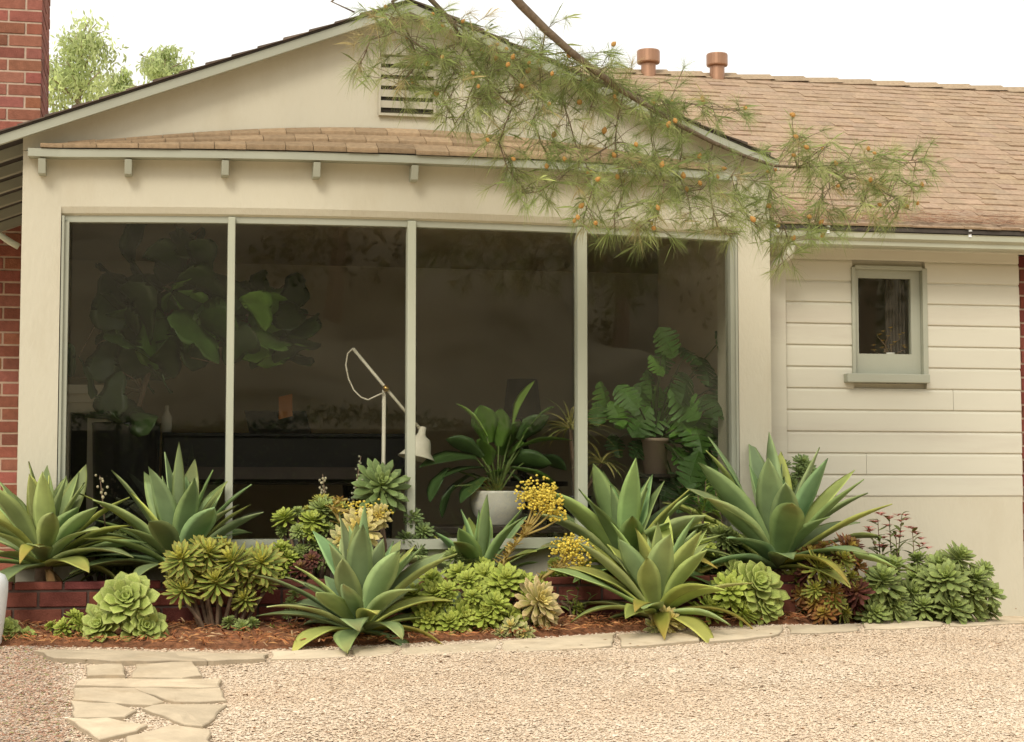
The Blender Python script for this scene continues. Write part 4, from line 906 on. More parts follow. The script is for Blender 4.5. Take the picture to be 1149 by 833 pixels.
def leafy_stems(label, stems, base, Y, col, leafL, n, seed, cat='plant', name='leafy_plant', W=.45, group=None, flower=None, mat_=None):
    r = np.random.default_rng(seed); b = P(base[0], base[1], Y); b.z = .15 if (-.44 < Y < .02 and b.x < pw1) else (float(ground(b.x, Y)) if Y < .2 else b.z)
    root = thing(name, label, cat, b, group); st = MB(); lf = MB(); fw = MB()
    for (px, py) in stems:
        tip = P(px, py, Y + r.normal(0, .03)); foot = Vector((b.x + (tip.x - b.x) * .3, Y, b.z - .02)); mid = foot.lerp(tip, .55) + Vector((r.normal(0, .02), r.normal(0, .02), 0))
        pts = [foot, foot.lerp(mid, .5), mid, mid.lerp(tip, .5), tip]; st.tube(pts, [.006, .005, .004, .003, .002], k=5)
        for i in range(n):
            t = .35 + .65 * i / max(1, n - 1); p = mid.lerp(tip, (t - .5) * 2) if t > .5 else foot.lerp(mid, t * 2)
            g = 1 + r.normal(0, .15); L_ = leafL * (1 + r.normal(0, .2)) * (1.1 - .4 * t)
            leafpts(lf, p, r.random() * 6.28, R(35 + r.normal(0, 18)), R(r.normal(0, 20)), L_, L_ * W, PR_LA, .003, .15, np.array(col) * g, None, None, nseg=6)
        if flower:
            for k in range(flower[1]):
                fw = MB()
                q = tip + Vector((r.normal(0, .018), r.normal(0, .015), r.normal(0, .018)))
                for a in range(5): leafpts(fw, q, a * 1.257 + r.random(), R(30), R(5), flower[2], flower[2] * .6, PR_SP, .002, .1, np.array(flower[0]) * (1 + r.normal(0, .1)), None, None, nseg=4)
                build('flower', fw, FLOWER, root, smooth=True)
    build('stem', st, STEM, root, smooth=True); build('foliage', lf, mat_ or SUCC, root, smooth=True)
    return root
leafy_stems('thin stemmed shrub with pink flowers behind the bronze aeonium', [(985, 583), (998, 585), (1012, 578), (1024, 598), (976, 596), (1032, 612), (1005, 600), (990, 610)], (1002, 660), -.05, (.12, .18, .06), .085, 12, 51, 'shrub', 'flowering_shrub', W=.42, flower=((.66, .28, .24), 4, .036))
leafy_stems('pink tipped sprig beside the right corner of the bay', [(862, 505), (866, 512)], (866, 600), -.06, (.14, .17, .08), .03, 5, 52, 'plant', 'flowering_sprig', flower=((.5, .2, .15), 2, .014))
leafy_stems('upright narrow leaved green plant outside the right pane', [(792, 540), (783, 556), (802, 548), (775, 572), (810, 565)], (795, 640), -.1, (.16, .25, .06), .10, 18, 53, 'plant', 'leafy_plant', W=.2)
leafy_stems('small low plant in the mulch left of the yellow green agave', [(650, 655), (636, 664), (663, 668), (645, 672)], (648, 696), -.52, (.15, .24, .07), .07, 5, 54, 'plant', 'leafy_plant', W=.3)
clump('low dark green filler succulents on the soil between the two left agaves', fill('sage', 84, 600, 150, 645, -.08, -.14, 9, 15, 27), (118, 660, -.1), seed=27)
clump('short green rosettes under the second pane beside the branching aeonium', fill(['sage', 'bright'], 285, 612, 335, 648, -.3, -.36, 8, 14, 28), (310, 655, -.3), seed=28)
clump('low green rosettes at the foot of the small dark agave', fill(['sage', 'bright'], 500, 628, 560, 655, -.34, -.4, 8, 13, 29), (530, 660, -.36), seed=29)
# flower spikes of small white bells
def spike(label, pts, Y, col, seed, n=26, bl=.012, name='flower_spike', droop=True):
    r = np.random.default_rng(seed); q = [P(x, y, Y) for x, y in pts]; b = Vector(q[0]); b.z = min(b.z, .15); root = thing(name, label, 'flower', b); st = MB(); st.tube([b] + q, [.004] * (len(q)) + [.002], k=5); build('stem', st, STEM, root, smooth=True)
    fl = MB()
    for i in range(n):
        t = r.random() * .7 + .3; u = t * (len(q) - 1); k = min(int(u), len(q) - 2); p = q[k].lerp(q[k + 1], u - k) + Vector((r.normal(0, .011), r.normal(0, .011), r.normal(0, .004)))
        s = bl * (1.2 - .5 * t); fl.lathe([(0, -s), (s * .7, -s * .4), (s * .6, s * .4), (0, s * .7)], p, 6, np.array(col) * (1 + r.normal(0, .15)))
    build('blossom', fl, FLOWER, root, smooth=True); return root
spike('short spike of pale cream buds between the two left agaves', [(118, 590), (115, 560), (112, 534)], -.12, (.55, .48, .30), 61, n=12, bl=.012)
spike('loose cream flower spike over the yellowing bushy aeonium', [(370, 600), (366, 570), (362, 532)], -.16, (.50, .45, .28), 62, n=24)
spike('slim greenish flower spike left of the tall dark aeonium', [(392, 590), (398, 555), (405, 512)], -.16, (.40, .40, .26), 63, n=26, bl=.009)
# the yellow flower stalks
def stalk(label, path_px, heads, Y, seed, leaves=34):
    r = np.random.default_rng(seed); q = [P(x, y, Y) for x, y in path_px]; b = Vector(q[0]); root = thing('flower_stalk', label, 'flower', b); st = MB()
    st.tube(q, list(np.linspace(.011, .006, len(q))), col=(1, 1, 1), k=7)
    br = q[-3]
    lf = MB(); fl = MB()
    for i in range(leaves):
        t = r.random() ** .8 * .8; u = t * (len(q) - 1); k = min(int(u), len(q) - 2); p = q[k].lerp(q[k + 1], u - k)
        leafpts(lf, p, r.random() * 6.28, R(35 + r.normal(0, 20)), R(20), .062 * (1.15 - .7 * t), .014, PR_LA, .003, .1, np.array((.50, .38, .09)) * (1 + r.normal(0, .15)), None, (.50, .25, .12), nseg=5)
    for (hx, hy, hr, n) in heads:
        c = P(hx, hy, Y - .01); sc = (P(hx + 1, hy, Y) - c).length; st.tube([br, br.lerp(c, .6) + Vector((0, 0, -.008)), c], [.006, .005, .004], k=6)
        for i in range(int(n * 1.9)):
            d = Vector((r.normal(), r.normal(), abs(r.normal()) * .9 - .25)); d.normalize(); p = c + d * hr * sc * .82 * (.25 + .75 * r.random() ** .5); s = .0064 * (.75 + .5 * r.random())
            fl.lathe([(0, -s), (s, -s * .3), (s * .95, s * .4), (s * .3, s * .75), (0, s * .7)], p, 7, np.array((.80, .64, .11)) * (1 + r.normal(0, .18)))
    build('stem', st, mat('yellow_stalk', (.36, .27, .08), .8), root, smooth=True); build('bract', lf, FLOWER, root, smooth=True); build('blossom', fl, FLOWER, root, smooth=True); return root
stalk('taller thick stalk topped with a yellow flower cluster below the white pot', [(556, 655), (562, 636), (572, 618), (586, 602), (594, 588), (600, 576)], [(602, 556, 11, 80), (613, 562, 9, 55), (598, 568, 8, 46), (611, 572, 9, 50), (620, 574, 7, 30), (627, 583, 5, 18)], -.60, 71, 90)
stalk('shorter leaning stalk with yellow flowers left of the wide back agave', [(604, 655), (614, 645), (624, 638), (634, 630), (640, 626)], [(634, 620, 9, 55), (648, 622, 9, 60), (652, 640, 6, 24), (641, 612, 7, 36), (645, 631, 6, 26)], -.56, 72, 24)
stalk('drooping orange yellow flower stalk above the variegated aeonium', [(384, 590), (378, 578), (372, 570), (380, 562), (390, 560)], [(392, 574, 7, 14), (408, 577, 8, 20), (424, 576, 8, 20)], -.34, 73, 40)
# little weeds along the wall foot
clump('tiny green weeds at the foot of the brick wall left of the large front agave', fill('bright', 300, 700, 330, 716, -.6, -.62, 5, 6, 30) + fill('sage', 318, 668, 345, 700, -.5, -.52, 5, 7, 31), (320, 712, -.58), cat='weed', name='weed', seed=30, stem_r=.003)

# ------------------------------------------------------------------ indoor plants
def pot(root, prof, c, m): b = MB(); b.lathe(prof, c, 36); return build('pot', b, m, root, smooth=True)
# fiddle leaf fig
FY = 0.9
fc = P(142, 478, FY)
fig = thing('fiddle_leaf_fig', 'tall fiddle leaf fig with broad dark leaves in a black tub behind the left pane', 'houseplant', (fc.x, FY, .03))
Rr = (P(181, 478, FY).x - P(104, 478, FY).x) / 2
pot(fig, [(0, 0), (Rr * .85, 0), (Rr, fc.z - .03), (Rr * 1.02, fc.z - .015), (Rr * .94, fc.z - .02), (Rr * .9, fc.z - .08), (0, fc.z - .08)], (fc.x, FY, .03), BLACKL)
tk = MB(); lv = MB(); r_ = np.random.default_rng(81)
trunk = [P(150, 480, FY), P(160, 440, FY), P(172, 400, FY), P(185, 360, FY), P(205, 320, FY), P(215, 280, FY)]
tk.tube(trunk, [.018, .016, .014, .012, .01, .008], k=8); tk.tube([trunk[2], P(230, 375, FY), P(290, 355, FY), P(335, 335, FY)], [.012, .01, .008, .006], k=7); tk.tube([trunk[1], P(140, 390, FY), P(120, 340, FY)], [.012, .009, .006], k=7)
figleaves = [(213, 275, 30, 0), (190, 292, 26, 0), (125, 335, 34, 0), (150, 360, 36, 1), (185, 350, 44, 1), (215, 345, 40, 2), (240, 310, 36, 1), (200, 320, 32, 2), (160, 330, 30, 1), (255, 320, 28, 0), (225, 375, 34, 1), (200, 390, 28, 0), (165, 405, 30, 0), (240, 385, 24, 0), (180, 420, 22, 0), (330, 322, 24, 0), (300, 372, 36, 2), (325, 355, 34, 2), (280, 370, 34, 2), (345, 360, 26, 1), (272, 330, 22, 0), (140, 455, 28, 0), (120, 465, 24, 0), (160, 468, 22, 0), (230, 350, 36, 2), (295, 395, 22, 0), (115, 400, 26, 0), (175, 375, 34, 2), (140, 345, 30, 0), (205, 365, 36, 1), (245, 340, 34, 0), (230, 325, 34, 1), (170, 350, 30, 2), (310, 350, 30, 1), (265, 385, 26, 0), (190, 400, 26, 0), (150, 385, 30, 1), (100, 420, 24, 0), (125, 440, 26, 0), (215, 300, 28, 1), (75, 400, 22, 0), (290, 350, 28, 1), (320, 385, 24, 0)]
PR_FIG = ([0, .08, .25, .42, .6, .78, .92, 1], [.05, .35, .62, .60, .92, 1, .7, .05])
for k_ in range(20): figleaves.append((180 + r_.normal(0, 38), 345 + r_.normal(0, 38), r_.uniform(24, 38), int(r_.integers(0, 2))))
for k_ in range(10): figleaves.append((305 + r_.normal(0, 22), 355 + r_.normal(0, 22), r_.uniform(22, 34), int(r_.integers(0, 3))))
figleaves += [(212, 262, 26, 0), (205, 268, 24, 0), (188, 285, 26, 0), (228, 290, 24, 0)]
for (x, y, s, b) in figleaves:
    s *= 1.18
    q = P(x, y, FY + r_.normal(-.03, .16)); sc = (P(x + 1, y, FY) - P(x, y, FY)).length; L_ = s * 1.9 * sc
    az = r_.uniform(-2.9, -.3); e0 = R(r_.choice([60, 30, -25, -50])) + r_.normal(0, .2)
    col = np.array([(.016, .030, .011), (.026, .054, .015), (.06, .125, .028)][b]) * (1 + r_.normal(0, .12))  # lightest tone is for lit leaves, the light is put into the leaf colour
    d = Vector((math.cos(az) * math.cos(e0), math.sin(az) * math.cos(e0), math.sin(e0))); base = q - d * L_ * .5
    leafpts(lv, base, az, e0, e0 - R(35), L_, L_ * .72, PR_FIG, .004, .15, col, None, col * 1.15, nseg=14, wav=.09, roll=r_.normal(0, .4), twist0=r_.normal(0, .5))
    near = min(trunk + [P(290, 355, FY), P(120, 345, FY)], key=lambda t: (t - base).length); tk.tube([near, near.lerp(base, .5) + Vector((0, 0, .02)), base], [.005, .004, .003], k=5)
build('trunk', tk, STEM, fig, smooth=True); build('foliage', lv, LEAF, fig, smooth=True)
# plant stand and peace lily in a white pot
LYP = 0.42
pc = P(558, 590, LYP); pR = (P(590, 556, LYP).x - P(527, 556, LYP).x) / 2; pz1 = P(558, 551, LYP).z
stand = thing('plant_stand', 'low dark wooden bench inside the window carrying the houseplants', 'bench', (pc.x + .3, LYP, .03))
b = MB(); b.box((P(470, 590, LYP).x, LYP - .2, pc.z - .04), (P(800, 590, LYP).x, LYP + .35, pc.z)); build('seat', b, DARKWOOD, stand, bevel=.005)
for x in (P(474, 590, LYP).x, P(790, 590, LYP).x):
    for y in (LYP - .18, LYP + .3): b = MB(); b.box((x, y, .03), (x + .04, y + .04, pc.z - .0405)); build('leg', b, DARKWOOD, stand)
lily = thing('peace_lily', 'broad leaved houseplant in a glazed white pot behind the third pane', 'houseplant', (pc.x, LYP, pc.z))
H_ = pz1 - pc.z
pot(lily, [(0, 0), (pR * .55, 0), (pR * .6, H_ * .06), (pR * .85, H_ * .35), (pR * .97, H_ * .65), (pR * .96, H_ * .85), (pR, H_ * .95), (pR * .98, H_), (pR * .88, H_ * .97), (pR * .86, H_ * .8), (0, H_ * .8)], (pc.x, LYP, pc.z), CERAMIC)
lv = MB(); tk = MB(); top = Vector((pc.x, LYP, pz1 - .02)); r_ = np.random.default_rng(82)
for (x, y, s, e, azd, b) in ((582, 452, 34, 75, 20, 2), (535, 470, 30, 60, 160, 2), (560, 480, 26, 80, -90, 1), (505, 512, 38, 5, 190, 0), (610, 492, 34, 20, -10, 1), (600, 530, 34, -10, -20, 1), (510, 545, 34, -30, 200, 0), (545, 505, 26, 50, -110, 1), (575, 505, 24, 40, -60, 1), (595, 478, 26, 50, -30, 0), (525, 500, 26, 40, 170, 0), (490, 540, 26, -45, 190, 0), (615, 515, 26, -5, 10, 0), (555, 530, 20, 20, -100, 1), (570, 490, 30, 60, -70, 1), (545, 475, 30, 65, -130, 1), (590, 515, 32, 15, -30, 0), (520, 525, 30, 0, -160, 0), (600, 470, 28, 55, 10, 1), (580, 535, 26, -10, -60, 0), (530, 545, 26, -25, -140, 0), (500, 560, 22, -55, 190, 0)):
    q = P(x, y, LYP + r_.normal(-.02, .07)); sc = (P(x + 1, y, LYP) - P(x, y, LYP)).length; L_ = s * 1.75 * sc; az = R(azd + r_.normal(0, 12)) if azd < 0 or azd > 90 else R(azd); e0 = R(e)
    d = Vector((math.cos(az) * math.cos(e0), math.sin(az) * math.cos(e0), math.sin(e0))); base = q - d * L_ * .45
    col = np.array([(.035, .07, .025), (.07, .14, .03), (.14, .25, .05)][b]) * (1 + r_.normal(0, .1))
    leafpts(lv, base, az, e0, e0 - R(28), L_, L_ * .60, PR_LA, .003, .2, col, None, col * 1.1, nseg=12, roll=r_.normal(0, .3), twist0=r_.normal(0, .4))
    tk.tube([top, top.lerp(base, .5) + Vector((0, 0, .03)), base], [.006, .005, .004], (1, 1, 1), k=6)
build('leaf_stalk', tk, mat('green_stalk', (.14, .2, .05), .5), lily, smooth=True); build('foliage', lv, LEAF, lily, smooth=True)
# striped dracaena
DY = 0.5
dc = P(640, 480, DY); dr = thing('spiky_houseplant', 'spiky houseplant with thin pale striped leaves behind the third mullion', 'houseplant', (dc.x + .02, DY, pc.z))
lv = MB(); r_ = np.random.default_rng(83)
for (cx, cy, n, L0) in ((640, 482, 38, .24), (675, 520, 26, .2)):
    c0 = P(cx, cy, DY)
    for i in range(n):
        az = r_.random() * 6.28; e0 = R(r_.uniform(0, 80)); L_ = L0 * (1 + r_.normal(0, .15)); col = np.array([(.22, .22, .09), (.30, .28, .13), (.12, .14, .05)][int(r_.integers(0, 3))])
        leafpts(lv, c0, az, e0, e0 - R(60), L_, .014, PR_LA, .002, .2, col, col * 1.4, None, nseg=7)
build('foliage', lv, LEAF, dr, smooth=True); tk = MB(); tk.tube([(dc.x + .03, DY, pc.z + .12), tuple(dc)], .012, k=7); tk.tube([(dc.x + .05, DY, pc.z + .12), tuple(P(675, 520, DY))], .01, k=7); build('trunk', tk, STEM, dr, smooth=True)
pot(dr, [(0, 0), (.07, 0), (.09, .15), (.095, .16), (.085, .155), (.08, .13), (0, .13)], (dc.x + .03, DY, pc.z + .001), BLACKL)
# split leaf philodendron
SY = 0.75
pcx = P(735, 530, SY); ph = thing('split_leaf_philodendron', 'split leaf philodendron with deeply lobed leaves behind the right pane', 'houseplant', (pcx.x, SY, .03))
pw_ = (P(746, 500, SY).x - P(722, 500, SY).x) / 2 * 1.15
zt_, zb_ = P(735, 492, SY).z, P(735, 532, SY).z
pot(ph, [(0, 0), (pw_ * .9, 0), (pw_ * 1, zt_ - zb_ - .02), (pw_ * 1.08, zt_ - zb_ - .02), (pw_ * 1.08, zt_ - zb_), (pw_ * .95, zt_ - zb_), (pw_ * .9, zt_ - zb_ - .04), (0, zt_ - zb_ - .04)], (pcx.x, SY, zb_), mat('pale_clay', (.55, .42, .32), .8))
b = MB(); b.lathe([(0, 0), (.13, 0), (.13, .02), (.025, .04), (.025, zb_ - .06), (.14, zb_ - .05), (.14, zb_ - .031), (0, zb_ - .031)], (pcx.x, SY, .03), 20); build('pedestal', b, DARKWOOD, ph, smooth=False)
def lobed(mb, c, nrm, up, s, col, r):
    nrm = Vector(nrm).normalized(); up = Vector(up); up = (up - nrm * up.dot(nrm)).normalized(); sd_ = up.cross(nrm)
    nl = 6; spine = []; V = []; Fc = []
    def pt(a, b_, h=0): return tuple(Vector(c) + sd_ * (a * s) + up * (b_ * s) + nrm * (h * s))
    ts = np.linspace(-.45, 1.0, 2 * nl + 1)
    for i, t in enumerate(ts): V.append(pt(0, t, .08 * math.sin(t * 3)))
    base = len(V)
    for sgn in (-1, 1):
        for k in range(nl):
            t0, t1, t2 = ts[2 * k], ts[2 * k + 1], ts[2 * k + 2]; wid = .62 * math.sin(math.pi * (.16 + .78 * (k + .5) / nl)) ** .8 * (1 + r.normal(0, .1)); lean = .22 - .06 * k
            i0 = len(V); dr_ = -.18 * wid
            V += [pt(sgn * wid * .55, t0 + lean * .35 + .035, dr_ * .4), pt(sgn * wid * .95, t0 + lean * .8 + .06, dr_), pt(sgn * wid, t1 + lean * .9 + .02, dr_ * 1.2), pt(sgn * wid * .62, t2 + lean * .35 - .02, dr_ * .4)]
            f = [2 * k, i0, i0 + 1, i0 + 2, i0 + 3, 2 * k + 2, 2 * k + 1]; Fc.append(tuple(f if sgn > 0 else f[::-1]))
    mb.add(V, Fc, np.array(col) * (1 + r.normal(0, .12)))
lv = MB(); tk = MB(); r_ = np.random.default_rng(84); top = Vector((pcx.x, SY, zt_ - .01))
phl = [(745, 378, 24, 1), (728, 425, 22, 1), (755, 462, 36, 2), (700, 440, 24, 1), (735, 450, 26, 2), (680, 455, 26, 2), (695, 470, 22, 2), (715, 480, 26, 1), (770, 430, 30, 0), (790, 410, 28, 0), (800, 450, 30, 0), (780, 480, 32, 1), (805, 490, 26, 0), (765, 510, 26, 1), (795, 525, 24, 1), (740, 415, 18, 2), (810, 380, 24, 0), (785, 545, 24, 1), (690, 495, 20, 0), (752, 540, 22, 0), (760, 440, 28, 1), (715, 455, 26, 1), (775, 460, 30, 1), (800, 470, 26, 1), (735, 470, 28, 1), (785, 505, 28, 0), (810, 430, 26, 0), (770, 395, 22, 0), (815, 520, 24, 0), (775, 535, 28, 1), (700, 460, 24, 2), (760, 480, 26, 2), (670, 470, 20, 1), (720, 500, 20, 0), (800, 560, 26, 1), (765, 565, 26, 1), (745, 400, 20, 1)]
for (x, y, s, b) in phl:
    q = P(x, y, SY + r_.normal(-.05, .12)); sc = (P(x + 1, y, SY) - P(x, y, SY)).length
    nrm = Vector((r_.normal(0, .35), -.75, .45 + r_.normal(0, .25))); upv_ = Vector((r_.normal(0, .5), 0, -1 if r_.random() < .75 else 1))
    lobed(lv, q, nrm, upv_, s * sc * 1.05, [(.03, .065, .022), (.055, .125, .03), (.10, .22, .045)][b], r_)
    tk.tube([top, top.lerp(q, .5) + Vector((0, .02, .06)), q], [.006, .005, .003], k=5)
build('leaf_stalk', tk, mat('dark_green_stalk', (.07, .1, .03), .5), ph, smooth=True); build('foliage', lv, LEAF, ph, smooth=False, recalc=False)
# added flowers standing in for a garden reflection in the small window
vf = leafy_stems('added small yellow flowers standing for a garden reflection in the small wing window', [(985, 378), (1000, 372), (1010, 380), (992, 390), (1016, 392), (980, 394)], (998, 398), WY + .12, (.14, .13, .06), .03, 3, 91, 'flowers', 'reflection_flowers', flower=((.55, .36, .08), 3, .016))
b = MB(); q = P(998, 400, WY + .12); b.lathe([(0, -.1), (.035, -.1), (.045, -.03), (.03, .01), (.032, .02), (.026, .02), (0, -.02)], (q.x, WY + .12, q.z), 16); build('vase', b, CERAMIC, vf, smooth=True)  # vase added only to hold the flowers that stand for the reflection
b = MB(); b.box((g0.x - .05, WY + .102, q.z - .12), (g1.x + .05, WY + .2, q.z - .1)); build('inner_sill', b, WHITEP, sw)

# ------------------------------------------------------------------ white tub at the left edge
tb = thing('white_tub', 'white rounded plastic tub cut off by the left edge of the photo', 'tub', (G(-22, 722).x, G(-22, 722).y, 0))
q = G(-24, 724); sc = (P(1, 700, q.y) - P(0, 700, q.y)).length; Rt = 33 * sc; zt_ = P(0, 643, q.y).z; Hb = zt_ - q.z
b = MB(); b.lathe([(0, 0), (Rt * .72, 0), (Rt * .78, .01), (Rt * .9, Hb * .45), (Rt * .97, Hb * .75), (Rt * .965, Hb * .88), (Rt * .86, Hb * .97), (Rt * .7, Hb)], (q.x, q.y, q.z), 36); tb.location = q
build('body', b, WHITEPL, tb, smooth=True)
b = MB(); b.lathe([(Rt * .7, Hb - .001), (Rt * .66, Hb + .006), (0, Hb + .009)], (q.x, q.y, q.z), 36); build('lid', b, WHITEPL, tb, smooth=True)

# ------------------------------------------------------------------ airy trees behind the roof
def airy_tree(label, cx, top, bot, wpx, Y, seed, dens=1.0):
    r = np.random.default_rng(seed); t = P(cx, top, Y); sc = (P(cx + 1, top, Y) - t).length; W = wpx * sc; zb = P(cx, bot, Y).z
    root = thing('leafy_tree', label, 'tree', (t.x, Y, 0), 'airy trees behind the house'); tr_ = MB(); lf = MB()
    H = t.z - zb; tr_.tube([(t.x + .2, Y, -.3), (t.x + .1, Y, zb * .5), (t.x, Y, zb), (t.x - .1, Y, zb + H * .45)], [.16, .12, .07, .015], k=8)
    Vs = []; Cs = []
    for k in range(34):
        f = r.random(); base = Vector((t.x, Y, zb - .8 + (H + .3) * f)); az = r.random() * 6.28; rad = W * .56 * math.sin(math.pi * min(1, .30 + .62 * f)) * (.25 + .75 * r.random() ** .6)
        tip = base + Vector((math.cos(az) * rad, math.sin(az) * rad, H * (.1 + .12 * r.random())))
        tip.z = min(tip.z, t.z)
        tr_.tube([base, base.lerp(tip, .5) + Vector((0, 0, H * .03)), tip], [.025, .015, .006], k=5)
        for c in range(int(6 * dens)):
            q = base.lerp(tip, .35 + .65 * r.random()) + Vector((r.normal(0, W * .06), r.normal(0, W * .06), r.normal(0, H * .04)))
            n = 26; p = np.array(q) + r.normal(0, 1, (n, 3)) * np.array([W * .055, W * .055, H * .035]); p[:, 2] -= np.abs(r.normal(0, H * .075, n))
            d = r.normal(0, .5, (n, 3)); d[:, 2] -= .8; d /= np.linalg.norm(d, axis=1)[:, None]; s = np.cross(d, r.normal(0, 1, (n, 3))); s /= np.linalg.norm(s, axis=1)[:, None]
            L_ = r.uniform(.09, .17, n)[:, None]; w_ = L_ * .17
            Vs.append(np.stack([p, p + d * L_ * .45 + s * w_, p + d * L_, p + d * L_ * .45 - s * w_], 1)); g = (1 + r.normal(0, .18)) * (1 + r.normal(0, .12, (n, 1)))
            Cs.append(np.repeat((np.array((.50, .57, .27)) * g)[:, None, :], 4, 1))
    V = np.concatenate(Vs).reshape(-1, 3); C = np.concatenate(Cs).reshape(-1, 3); nq = len(V) // 4
    lf.add(V, (np.arange(nq)[:, None] * 4 + np.arange(4)).tolist(), np.clip(C, .01, 1))
    build('trunk', tr_, TREEBARK, root, smooth=True); build('crown', lf, TREELEAF, root, recalc=False)
airy_tree('pale green airy tree rising right beside the brick chimney', 92, 16, 132, 138, 26, 101, 1.1)
airy_tree('smaller pale green tree behind the left roof slope, further from the chimney', 180, 36, 100, 98, 30, 102, 1.0)
airy_tree('low pale tree half hidden by the roof between the other two trees', 135, 66, 120, 70, 34, 103, .8)

# ------------------------------------------------------------------ the overhanging pine
pine = thing('pine_tree', 'pine with a long limb and drooping needle tufts hanging over the gable and wing roof', 'tree', (-4.2, -3.4, float(ground(-4.2, -3.4))))
limb = MB(); r_ = np.random.default_rng(111)
tx, ty = -4.2, -3.4
tz = float(ground(tx, ty))
tk = MB(); tk.tube([(tx, ty, tz - .3), (tx + .05, ty, 1.5), (tx, ty + .05, 3.5), (tx + .1, ty, 6.0), (tx, ty, 9)], [.30, .24, .2, .15, .05], k=14); build('trunk', tk, BARK, pine, smooth=True)
def lp(pts): return [P(x, y, Y) for x, y, Y in pts]
main = lp([(565, -16, -1.5), (585, 6, -1.45), (612, 33, -1.4), (640, 58, -1.35), (668, 80, -1.3), (700, 103, -1.25), (730, 121, -1.2), (765, 142, -1.15), (800, 160, -1.1), (835, 175, -1.05), (868, 186, -1.0), (895, 188, -.95), (930, 186, -.9)])
up0 = main[0]
lead = [Vector((tx, ty, 5.0)), Vector((tx + 1.6, ty + .7, 5.0)), Vector((-.6, -1.9, 4.6)), up0 + (up0 - main[2]).normalized() * .5, up0]
limb.tube(lead + main[1:], [.085, .07, .05, .026, .020] + list(np.linspace(.020, .005, len(main) - 1)), k=9)
up1 = lead[2]
sec = [up1, up1.lerp(P(480, -10, -1.2), .6) + Vector((0, 0, .1)), P(470, -14, -1.2), P(505, 22, -1.15), P(522, 52, -1.1), P(540, 80, -1.1)]
limb.tube(sec, [.04, .022, .013, .011, .009, .006], k=7)
sec2 = [sec[1], P(400, -22, -1.1), P(372, 2, -1.1), P(398, 14, -1.1)]; limb.tube(sec2, [.02, .012, .006, .004], k=6)
sec3 = [sec[2], P(440, 2, -1.15), P(455, 30, -1.1), P(470, 70, -1.1)]; limb.tube(sec3, [.01, .008, .006, .004], k=6)
twigs = MB()
# hand drawn secondary twigs (start and end pixel, depth)
tw = [((520, 45), (465, 70)), ((522, 52), (495, 110)), ((470, 70), (450, 95)), ((430, 15), (470, 25)), ((455, 30), (415, 45)), ((415, 45), (402, 75)), ((430, 20), (410, 15)), ((470, 60), (445, 105)), ((455, 40), (500, 70)), ((500, 70), (530, 90)), ((540, 80), (590, 70)), ((480, 20), (520, 25)), ((540, 80), (520, 130)), ((540, 80), (575, 120)), ((505, 22), (560, 60)), ((560, 60), (585, 95)), ((575, 120), (560, 160)), ((585, 95), (620, 110)),
      ((612, 33), (606, 90)), ((606, 90), (600, 140)), ((640, 58), (630, 110)), ((630, 110), (645, 160)), ((640, 58), (600, 60)), ((668, 80), (660, 130)), ((690, 97), (640, 90)), ((645, 160), (668, 205)), ((668, 205), (655, 245)), ((700, 103), (690, 160)), ((690, 160), (700, 215)), ((700, 215), (690, 262)), ((730, 121), (735, 180)), ((735, 180), (742, 225)), ((742, 225), (735, 265)),
      ((765, 142), (760, 195)), ((760, 195), (775, 240)), ((800, 160), (795, 205)), ((795, 205), (805, 255)), ((835, 175), (825, 215)), ((825, 215), (850, 255)), ((868, 186), (862, 225)), ((862, 225), (885, 270)), ((885, 270), (880, 300)), ((700, 103), (645, 70)), ((668, 80), (690, 62)), ((700, 103), (790, 118)), ((790, 118), (832, 124)), ((765, 142), (740, 110)),
      ((895, 188), (930, 160)), ((930, 186), (975, 205)), ((930, 186), (990, 178)), ((990, 178), (1038, 182)), ((975, 205), (1010, 225)), ((1010, 225), (1005, 245)), ((930, 186), (920, 230)), ((920, 230), (905, 262)), ((895, 188), (890, 150)), ((890, 150), (905, 155)), ((1005, 200), (1030, 210)), ((975, 205), (960, 240)), ((600, 140), (615, 175)), ((560, 160), (590, 215)), ((690, 160), (640, 190)), ((640, 190), (620, 205)), ((735, 180), (700, 190)), ((795, 205), (770, 215)),
      ((620, 205), (585, 218)), ((742, 225), (715, 258)), ((805, 255), (828, 262)), ((606, 90), (560, 105)), ((495, 110), (510, 140)), ((600, 60), (560, 70)), ((560, 105), (530, 110))]
def depthY(px): return float(np.interp(px, [370, 600, 760, 900, 1050], [-1.1, -1.2, -1.12, -.98, -.85]))
tips = []
for (a, b_) in tw:
    j = r_.normal(0, .07); A = P(*a, depthY(a[0])); B = P(*b_, depthY(b_[0]) + j)
    M = A.lerp(B, .5) + Vector((r_.normal(0, .018), r_.normal(0, .02), -.015)); twigs.tube([A, A.lerp(M, .6), M, M.lerp(B, .55), B], [.0042, .0036, .0032, .0028, .002], k=5)
    nt_ = max(4, int((B - A).length / .0105))
    for i in range(nt_):
        t = (i + r_.random()) / nt_; q = A.lerp(B, t)
        o = Vector((r_.normal(0, .062), r_.normal(0, .12), r_.normal(-.02, .05))); tip = q + o
        if r_.random() < .75:
            twigs.tube([q, q + o * .5 + Vector((0, 0, .01)), tip], [.0017, .0014, .0012], k=4, cap=False); tips.append((tip, o.normalized()))
    tips.append((B, (B - A).normalized()))
build('limb', limb, BARK, pine, smooth=True); build('twig', twigs, mat('twig_bark', (.20, .15, .095), .9, var=.3, vscale=30), pine, smooth=True)
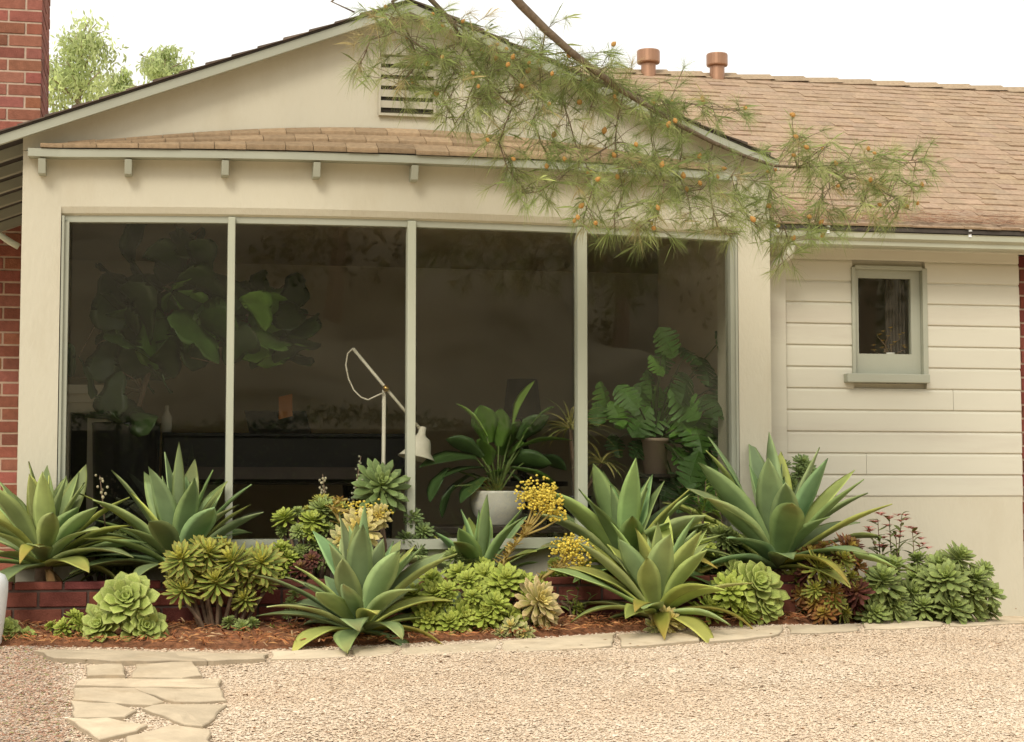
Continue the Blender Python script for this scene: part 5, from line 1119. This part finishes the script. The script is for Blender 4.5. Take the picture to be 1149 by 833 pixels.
# needles
Vs = []; Cs = []
for (tip, d) in tips:
    n = int(r_.integers(34, 54)); d = np.array(d) + np.array((0, 0, -.25)); d /= np.linalg.norm(d)
    u = r_.normal(0, .55, (n, 3)) + d[None] * .95; u /= np.linalg.norm(u, axis=1)[:, None]
    L_ = r_.uniform(.06, .13, n)[:, None]; root_ = np.array(tip)[None] - d[None] * r_.uniform(0, .045, n)[:, None]
    m = root_ + u * L_ * .55; e = root_ + u * L_ + np.array((0, 0, -1.0))[None] * L_ * .14
    s = np.cross(u, r_.normal(0, 1, (n, 3))); s /= np.linalg.norm(s, axis=1)[:, None]; w_ = .00046
    Vs.append(np.stack([root_ - s * w_, root_ + s * w_, m + s * w_, e, m - s * w_], 1))
    g = (1 + r_.normal(0, .15)) * (1 + r_.normal(0, .15, (n, 1))); pal = np.array([(.155, .20, .065), (.20, .235, .085), (.25, .22, .10)])[r_.choice(3, p=[.55, .35, .10])]
    Cs.append(np.repeat((pal[None] * g)[:, None, :], 5, 1))
V = np.concatenate(Vs).reshape(-1, 3); C = np.concatenate(Cs).reshape(-1, 3); nq = len(V) // 5
nd = MB(); nd.add(V, (np.arange(nq)[:, None] * 5 + np.arange(5)).tolist(), np.clip(C, .01, 1)); build('needles', nd, NEEDLE, pine, recalc=False)
print('tufts', len(tips), 'needles', nq)
cb = MB(); k = 9; prof = []
for i in range(9):
    t = i / 8; prof.append((.5 * math.sin(math.pi * (.04 + .92 * t)) ** .7 * (1 + .12 * (i % 2)) * (1.05 - .35 * t), t * 1.25 - .6))
cb.lathe([(0, -.62)] + prof + [(0, .66)], (0, 0, 0), 9); cme = cb.mesh('cone', False, True); cme.materials.append(CONE)
sel = r_.permutation(len(tips))[:98]; pl_ = world_loc(pine)
for i in sel:
    tip, d = tips[i]; o = bpy.data.objects.new('cone', cme); COL.objects.link(o); o.parent = pine
    o.location = Vector(tip) + Vector((r_.normal(0, .01), -.03, .006)) - pl_; s = r_.uniform(.017, .028); o.scale = (s, s, s)
    o.rotation_euler = (r_.normal(0, .6), r_.normal(0, .6), r_.random() * 6)
# fallen needles on the eave shingles and in the gutter
lt = MB()
for _ in range(1500):
    x = r_.uniform(3.35, 5.6); s = abs(r_.normal(0, .11)) ; p = E0 + Vector((x - E0.x, 0, 0)) + upv * s; z = p.z + .03 + .006 * r_.random(); a = r_.normal(0, .6); L_ = r_.uniform(.03, .09)
    dx, dy = math.cos(a) * L_ / 2, math.sin(a) * L_ / 2; c = np.array([(.30, .16, .09), (.22, .12, .075), (.36, .24, .15)][int(r_.integers(0, 3))]) * (1 + r_.normal(0, .15))
    lt.add([(x - dx, p.y - dy, z - dy * PITCHM), (x + dx, p.y + dy, z + dy * PITCHM), (x + dx, p.y + dy + .003, z + dy * PITCHM + .002), (x - dx, p.y - dy + .003, z - dy * PITCHM + .002)], [(0, 1, 2, 3)], np.clip(c, .01, 1))
o = setting(build('needle_litter', lt, MULCH, recalc=False), 'stuff'); o['label'] = 'brown fallen pine needles along the eave of the wing roof'
